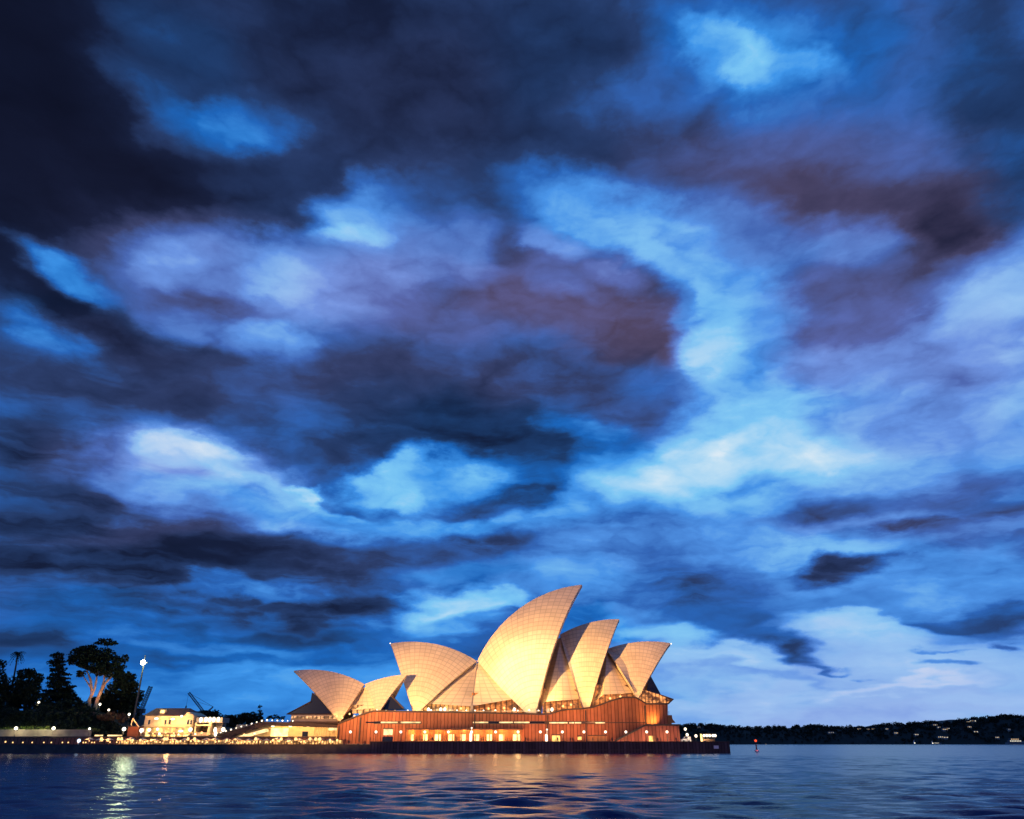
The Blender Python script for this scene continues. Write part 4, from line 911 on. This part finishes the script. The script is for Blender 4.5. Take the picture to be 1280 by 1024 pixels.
for x0, x1, yt, lb in ((-30, 14, 909.5, 'clipped green hedge on the pale wall at the frame edge'), (24, 61, 907.5, 'lamp-lit green hedge between the two wall lamps'), (95, 124, 910, 'short green hedge at the end of the pale wall')):
    c0, c1 = P(x0, 912, 313.5), P(x1, 912, 313.5); hh = Z(yt, 313.5) - c0[2] + .6
    t = thing('hedge', lb, 'hedge', ((c0[0] + c1[0]) / 2, 313.8, c0[2] - .6), 'hedges on the pale wall')
    n = 7; cl = [((c0[0] + (c1[0] - c0[0]) * (i + .5) / n - t.location.x, 0, hh * .45), ((c1[0] - c0[0]) / n * .75, .9, hh * .6)) for i in range(n)]
    seed[0] += 1; leaf_cloud(cl, 26, .25, seed[0]).build('foliage', HEDGE, t)
    a = LMB(); a.tube([(-(c1[0] - c0[0]) * .4, 0, .2), ((c1[0] - c0[0]) * .4, 0, .2)], .08, 5)
    for i in range(5): a.tube([((i - 2) * (c1[0] - c0[0]) * .19, 0, -.8), ((i - 2) * (c1[0] - c0[0]) * .19, 0, hh * .6)], .06, 5)
    a.build('stems', BARKD, t)
point('hedge_fill', P(20, 905, 309), 1500, (1, .95, .5)); point('hedge_fill', P(55, 904, 309), 1900, (1, .95, .5))  # extra lights added to bring out the green of the hedges
spot('gum_uplight', P(122, 889, 343), P(121, 856, 352), 11000, (1, .45, .2), 60, 1, .3)

g = np.random.default_rng(44); cl = []
for i in range(420):
    x = g.uniform(-235, X(172, 340)); y = g.uniform(319, 338); r_ = g.uniform(.9, 2.3)
    cl.append(((x, y, hill_z(x, y) + r_ * .4), (r_ * 1.3, r_ * 1.3, r_)))
kind(leaf_cloud(cl, 9, .5, 45).build('undergrowth', LEAFP), 'stuff')
cl0 = None
for i, x in enumerate(sorted([176, 183, 191, 199, 207, 217, 223, 231, 236, 244, 252, 262, 284, 291, 305, 318])):
    Yl = 309 + rnd.uniform(0, 3); y = 919 + rnd.uniform(-2.5, 1.5); r_ = rnd.choice((.22, .3, .42))
    lb = 'small warm lamp on the upper concourse, %s from the wooded hill' % ORD[i]
    make_lamp(Z(y, Yl) - UPPER + .3, r_, LAMPO if i % 3 else LAMP, lb, 'small lamps on the upper concourse', (X(x, Yl, y), Yl, UPPER), 0)
# ------------------------------------------------------------------ terrace umbrellas, table lamps
um = thing('terrace_umbrella', 'x', 'umbrella', (0, 0, 0), 'umbrellas on the bar terrace')
a = LMB(); a.tube([(0, 0, 0), (0, 0, 2.35)], .05, 6); a.build('pole', IRON, um)
a = LMB(); a.lathe([(1.7, 1.75), (1.72, 1.8), (.9, 2.12), (.04, 2.5)], n=8); a.build('canopy', CANVAS, um)
a = LMB(); a.ball((0, -.12, 1.35), .2); a.build('lamp_bulb', LAMPO, um)
us = list(np.linspace(112, 412, 24))
for i, x in enumerate(us):
    x += rnd.uniform(-3, 3); Yl = 298 + rnd.uniform(-1, 3)
    lb = 'canvas umbrella with a lamp beneath on the bar terrace, %s from the hill' % ORD[i]
    loc = (X(x, Yl, 928), Yl, LOW)
    if i == 0: um.location = loc; um['label'] = lb
    else: dup(um, loc, lb, rnd.random(), rnd.uniform(.85, 1.05))
    if i % 2 == 0: point('terrace_light', (loc[0], Yl - 2.5, LOW + 1.9), 900, (1, .5, .16), .3)
tl = thing('table_lamp', 'small lit lamp on a terrace table, one of the crowded row along the quay', 'table lamp', (0, 0, 0), 'table lamps along the quay')
a = LMB(); a.lathe([(.45, .7), (.45, .76)], n=10); a.lathe([(.05, 0), (.05, .7)], n=6); a.build('table', TIMBER, tl)
a = LMB(); a.lathe([(.1, .77), (.26, .85), (.2, 1.25), (.06, 1.3)], n=8); a.build('lamp_shade', LAMPO, tl)
k = 0
for x in list(np.linspace(3, 100, 9)) + list(np.linspace(106, 422, 74)):
    x += rnd.uniform(-3.5, 3.5)
    Yl = 294.5 + rnd.uniform(-2.5, 4); loc = (X(x, Yl, 929), Yl, LOW)
    if k == 0: tl.location = loc; s_ = 1
    else: dup(tl, loc, None, 0, rnd.choice((.7, .9, 1, 1.2, 1.5, 1.9)) if x > 125 else .8)
    k += 1
# bright blue-white lamp at the water's edge
t = thing('quay_light', 'single blue-white light low on the dark quay', 'light', (X(99.5, 292), 292, LOW))
a = LMB(); a.lathe([(.2, 0), (.12, .3), (.1, 1.0)], n=8); a.build('post', IRON, t)
a = LMB(); a.ball((0, 0, 1.4), .55); a.build('lantern', LAMPB, t)
point('quay_light_glow', (X(99.5, 292), 290.8, LOW + 1.2), 500, (.5, .7, 1), .4)
# glass balustrade lights under the concourse
for x0, x1, lb in ((118, 128, 'short lit window slot in the retaining wall below the dark hill'), (134, 152, 'longer lit window slot in the retaining wall beside the orange shed')):
    tag(MB().box(X(x0, 305.2), X(x1, 305.2), 305.1, 305.396, Z(920.4, 305), Z(918.6, 305)).build('lit_window', STRIPLIT), lb, 'window')

# ------------------------------------------------------------------ people on the promenade
def person_mesh(name, stride):
    v = [(0, 0, .95), (0, 0, 1.15), (0, 0, 1.38), (0, 0, 1.5), (0, -.01, 1.62), (0, -.01, 1.74),
         (.1, 0, .9), (.11, -stride, .5), (.12, stride * .3, .05), (-.1, 0, .9), (-.11, stride, .5), (-.12, stride * 1.3, .05),
         (.2, 0, 1.36), (.26, .03, 1.1), (.25, -.08, .86), (-.2, 0, 1.36), (-.26, .03, 1.1), (-.25, -.08, .86), (.12, -.14, .03), (-.12, stride * 1.3 - .14, .03)]
    e = [(0, 1), (1, 2), (2, 3), (3, 4), (4, 5), (0, 6), (6, 7), (7, 8), (0, 9), (9, 10), (10, 11), (2, 12), (12, 13), (13, 14), (2, 15), (15, 16), (16, 17), (8, 18), (11, 19)]
    rad = [.16, .15, .17, .07, .1, .09, .11, .075, .05, .11, .075, .05, .075, .05, .04, .075, .05, .04, .045, .045]
    me = bpy.data.meshes.new(name); me.from_pydata(v, e, [])
    o = bpy.data.objects.new(name, me); sc.collection.objects.link(o)
    md = o.modifiers.new('skin', 'SKIN')
    for i, r_ in enumerate(rad): me.skin_vertices[0].data[i].radius = (r_, r_)
    me.skin_vertices[0].data[0].use_root = True
    sb = o.modifiers.new('sub', 'SUBSURF'); sb.levels = 1; sb.render_levels = 1
    dg = bpy.context.evaluated_depsgraph_get(); out = bpy.data.meshes.new_from_object(o.evaluated_get(dg))
    bpy.data.objects.remove(o); out.name = name; return out
CLOTH = [rough_mat('dark_clothes', (.03, .03, .04), (.05, .05, .06), 3), rough_mat('brown_clothes', (.10, .05, .03), (.14, .08, .05), 3)]
pm = [person_mesh('person', .02), person_mesh('person', .2)]
for k, m_ in enumerate(pm): m_.materials.append(CLOTH[k])
for i, x in enumerate([463, 520, 540.5, 570, 604, 634, 657, 660, 669, 697, 713, 716, 741, 747, 765, 770, 822, 826, 845, 866]):
    o = bpy.data.objects.new('person', pm[i % 2]); sc.collection.objects.link(o); Yl = 293.5 + rnd.uniform(-.5, 1.5)
    o.location = (X(x, Yl), Yl, DECK); o.rotation_euler = (0, 0, rnd.choice((R(90), R(-90), 0.3, 2.8)) if i % 2 else rnd.uniform(0, 6))
    tag(o, 'tiny figure in dark clothes on the broadwalk before the podium', 'person', 'people on the broadwalk')

# ------------------------------------------------------------------ kiosk and van at the pier end
t = thing('pier_kiosk', 'small brightly lit kiosk near the end of the pier', 'kiosk', (X(885, 300), 300, DECK))
KX0, KX1 = X(878, 300), X(893, 300)
MB().box(KX0, KX1, 300, 303, DECK, DECK + 1.1).build('counter', BRONZE, t)
MB().box(KX0 - .3, KX1 + .3, 299.4, 303.4, Z(918, 300), Z(917.2, 300)).build('canopy', COPING, t)
mbp = MB()
for xx in (KX0, KX1 - .2): mbp.box(xx, xx + .2, 299.8, 300, DECK + 1.1, Z(918, 300)).box(xx, xx + .2, 303, 303.2, DECK, Z(918, 300))
mbp.build('posts', IRON, t)
for i, x in enumerate((880, 883.5, 887, 891, 894)): MB().ball(P(x, 919.6, 299.5), .48).build('lamp', LAMP, t)
MB().box(X(875.8, 300), X(877.6, 300), 299.7, 300.2, DECK, Z(917.5, 300)).build('lit_pillar', HOTWIN, t)
point('kiosk_light', P(885, 922, 297.5), 900, WARMW, .4)
van = thing('parked_van', 'pale parked van just beyond the stair block', 'van', (X(856, 303), 303, DECK))
vx0, vx1 = X(851, 303), X(863, 303)
MB().prism([(vx0, DECK + .35), (vx0, DECK + 1.0), (vx0 + .7, DECK + 1.15), (vx0 + 1.3, DECK + 1.9), (vx1, DECK + 1.95), (vx1, DECK + .35)], 302.2, 304).build('body', WHITEM, van)
MB().prism([(vx0 + .8, DECK + 1.2), (vx0 + 1.35, DECK + 1.75), (vx0 + 2.1, DECK + 1.75), (vx0 + 2.1, DECK + 1.2)], 302.15, 302.197).build('window', DARKGLASS, van)
for xx in (vx0 + .8, vx1 - .8):
    a = MB(); a.tube([(xx, 302.1, DECK + .34), (xx, 302.4, DECK + .34)], .34, 12); a.build('wheel', IRON, van)

# ------------------------------------------------------------------ channel marker
t = thing('channel_marker', 'red-lit channel marker standing in the water off the pier', 'channel marker', (X(945, 330, 930), 330, 0))
a = LMB(); a.lathe([(.9, -2), (.9, .5), (.7, .7)], n=10); a.build('base', WHITEM, t)
a = LMB(); a.lathe([(.35, .7), (.22, 2.3), (.45, 2.4), (.45, 2.6)], n=8); a.build('post', IRON, t)
a = LMB(); a.ball((0, 0, Z(926, 330) - 0), .5, 10, 8, .9); a.build('lantern', LAMPR, t)
point('marker_light', (X(945, 330, 930), 328.5, 4.2), 500, (1, .12, .04), .5)

# ------------------------------------------------------------------ far shore
FY = 2400.0
ridge = [(820, 908), (850, 907), (866, 905.5), (885, 905), (905, 908), (930, 906.5), (955, 908.5), (975, 907.5), (1000, 907.5), (1020, 906.5), (1050, 907), (1075, 907), (1100, 906), (1125, 904.5), (1150, 902.5), (1175, 901), (1200, 899), (1225, 897), (1250, 895.5), (1280, 894), (1330, 893), (1450, 894), (1600, 897), (1800, 901), (2000, 905), (2150, 915)]
rxs = [X(x, FY + 150, y) for x, y in ridge]; rzs = [Z(y + 2.5, FY + 150) for x, y in ridge]
def shore_z(x, y):
    p = np.interp(x, rxs, rzs); k = min(max((y - FY) / 150, 0), 1); k2 = math.sin(k * math.pi / 2)
    return -1 + p * k2 * (1 + .05 * math.sin(x * .021 + y * .013)) + 2.0 * math.sin(x * .05) * k
kind(grid_mesh(list(np.linspace(X(790, FY), X(2160, FY), 300)), [FY + v for v in (0, 6, 20, 45, 75, 105, 130, 150, 200, 300, 500)], shore_z).build('far_headland', GRASS, None, True), 'structure')
g = np.random.default_rng(3); cl = []
for i in range(3600):
    x = g.uniform(X(830, FY), X(1400, FY)) if i < 2000 else g.uniform(X(1400, FY), X(2150, FY)); k = g.uniform(0, 1) ** .6; y = FY + 4 + 150 * k
    r_ = g.uniform(2.5, 6.5) * (1.15 if k > .8 else 1)
    cl.append(((x, y, shore_z(x, y) + r_ * .5), (r_, r_, r_ * g.uniform(.6, 1.1))))
kind(leaf_cloud(cl, .35, 2.2, 11).build('far_woodland', LEAFP), 'stuff')
houses = [(1073, 911, 3), (1084, 911.3, 2.4), (1091, 911, 3), (1107.5, 911, 2.4), (1119, 916, 3), (1144.5, 918, 3), (1168, 906, 3.4), (1172.5, 909, 2.6), (1180, 911.5, 4), (1183, 910.5, 3.4), (1174.5, 921, 4.2), (1181, 921.5, 3.4), (1210.5, 908.5, 3), (1215, 901, 5), (1209, 902, 3.4), (1218.5, 914.5, 3.4), (1245, 921.5, 3), (1260, 911.5, 2), (1038, 915.5, 4.6), (873, 909, 2.6)]
hcol = [glow_mat('house_window_warm', (1, .68, .36), .75), glow_mat('house_window_white', (1, .92, .72), .9), glow_mat('house_window_dim', (.8, .75, .7), .35)]
HR = rough_mat('house_roof', (.09, .05, .045), (.12, .07, .06), .2); HW = rough_mat('house_wall', (.3, .27, .24), (.38, .34, .3), .2)
desc = ['near the shoreline trees', 'half up the wooded slope', 'high on the wooded ridge']
for i, (x, y, s_) in enumerate(houses):
    zt = P(x, y, FY + 60); yy = FY + 60
    for yy in np.linspace(FY + 5, FY + 145, 60):
        zt = P(x, y, yy)
        if shore_z(zt[0], yy) >= zt[2] - 3: break
    t = thing('far_house', 'lit far house %s, %s from the pier' % (desc[0 if y > 917 else 1 if y > 905 else 2], ORD[sorted(h_[0] for h_ in houses).index(x)]), 'house', (zt[0], yy - 6, zt[2] - 4), 'lit houses on the far headland')
    W_ = s_ * 2.0
    a = LMB(); a.box(-W_, W_, 0, 8, -4, 5.2); a.build('wall', HW, t)
    a = LMB(); a.add([(-W_ - .6, -.6, 5.2), (W_ + .6, -.6, 5.2), (W_ + .6, 8.6, 5.2), (-W_ - .6, 8.6, 5.2), (-W_ * .5, 4, 7.6), (W_ * .5, 4, 7.6)], [(0, 1, 5, 4), (1, 2, 5), (2, 3, 4, 5), (3, 0, 4), (0, 3, 2, 1)]); a.build('roof', HR, t)
    nw = 2 if s_ < 3 else 3
    for k in range(nw):
        a = LMB(); xx = -W_ + (k + .5) * 2 * W_ / nw; a.box(xx - W_ * .15, xx + W_ * .15, -.12, -.003, 2.2, 4.4); a.build('window', hcol[2 if x in (1038, 873, 1260) else (i + k) % 2], t)
# boats
SAIL = rough_mat('sailcloth', (.75, .75, .74), (.8, .8, .8), .3); GREYP = rough_mat('grey_paint', (.14, .14, .15), (.2, .2, .21), .5)
def boat(name, label, x, y, Y, ln, sail=False, lit=1):
    c = P(x, y, Y); t = thing(name, label, 'boat', (c[0], Y, 0), 'boats off the far headland')
    a = LMB()
    hull = [(-.5, 0), (-.46, .1), (.3, .11), (.5, .15), (.42, 0), (.3, -.06), (-.4, -.06)]
    vs = []
    for wd in (-1, 1): vs += [(px_ * ln, wd * ln * .13 * (1 if px_ < .45 else .15), pz * ln) for px_, pz in hull]
    n = len(hull); a.add(vs, [tuple(range(n)), tuple(range(2 * n - 1, n - 1, -1))] + [(i, i + n, (i + 1) % n + n, (i + 1) % n) for i in range(n)]); a.build('hull', GREYP, t)
    if sail:  # sailboat made up to stand in for a slanted streak of light
        a = LMB(); a.tube([(0, 0, .1 * ln), (0, 0, 1.35 * ln)], .15, 6); a.build('mast', IRON, t)
        a = LMB(); a.add([(-.02 * ln, .0, .2 * ln), (-.45 * ln, .3, .22 * ln), (0, .0, 1.3 * ln), (-.2 * ln, .5, .6 * ln)], [(0, 1, 3), (1, 2, 3), (0, 3, 2)]); a.build('sail', SAIL, t)
        a = LMB(); a.ball((0, -.5, .35 * ln), .9); a.build('lantern', LAMPW, t)
    else:
        a = LMB(); a.box(-.38 * ln, .22 * ln, -.1 * ln, .1 * ln, .11 * ln, .2 * ln); a.build('cabin', GREYP, t)
        a = LMB(); a.box(-.3 * ln, .12 * ln, -.08 * ln, .08 * ln, .203 * ln, .27 * ln); a.build('wheelhouse', GREYP, t)
        for k in range(7):
            a = LMB(); xx = (-.35 + k * .08) * ln; a.box(xx, xx + .05 * ln, -.1 * ln - .1, -.1 * ln - .003, .13 * ln, .18 * ln); a.build('window', hcol[1], t)
        if lit > 1:
            for k in range(5):
                a = LMB(); xx = (-.27 + k * .08) * ln; a.box(xx, xx + .05 * ln, -.08 * ln - .1, -.08 * ln - .003, .215 * ln, .255 * ln); a.build('window', hcol[0], t)
    return t
boat('streak_sailboat', 'slanted white light streak built as a small sailboat below the far headland, nearer the pier', 1143.5, 929, 2200, 10, True)
boat('streak_sailboat', 'slanted white light streak built as a small sailboat below the bright hillside houses', 1166, 929, 2200, 9, True)
boat('motor_cruiser', 'low lit cruiser moored beside the second sail-shaped light streak', 1171.5, 930, 2200, 22)
boat('harbour_ferry', 'brightly lit ferry at the frame edge under the far headland', 1271, 930, 2100, 52, False, 2)
boat('launch', 'tiny pale launch just past the red channel marker', 957.5, 929.5, 1900, 6)
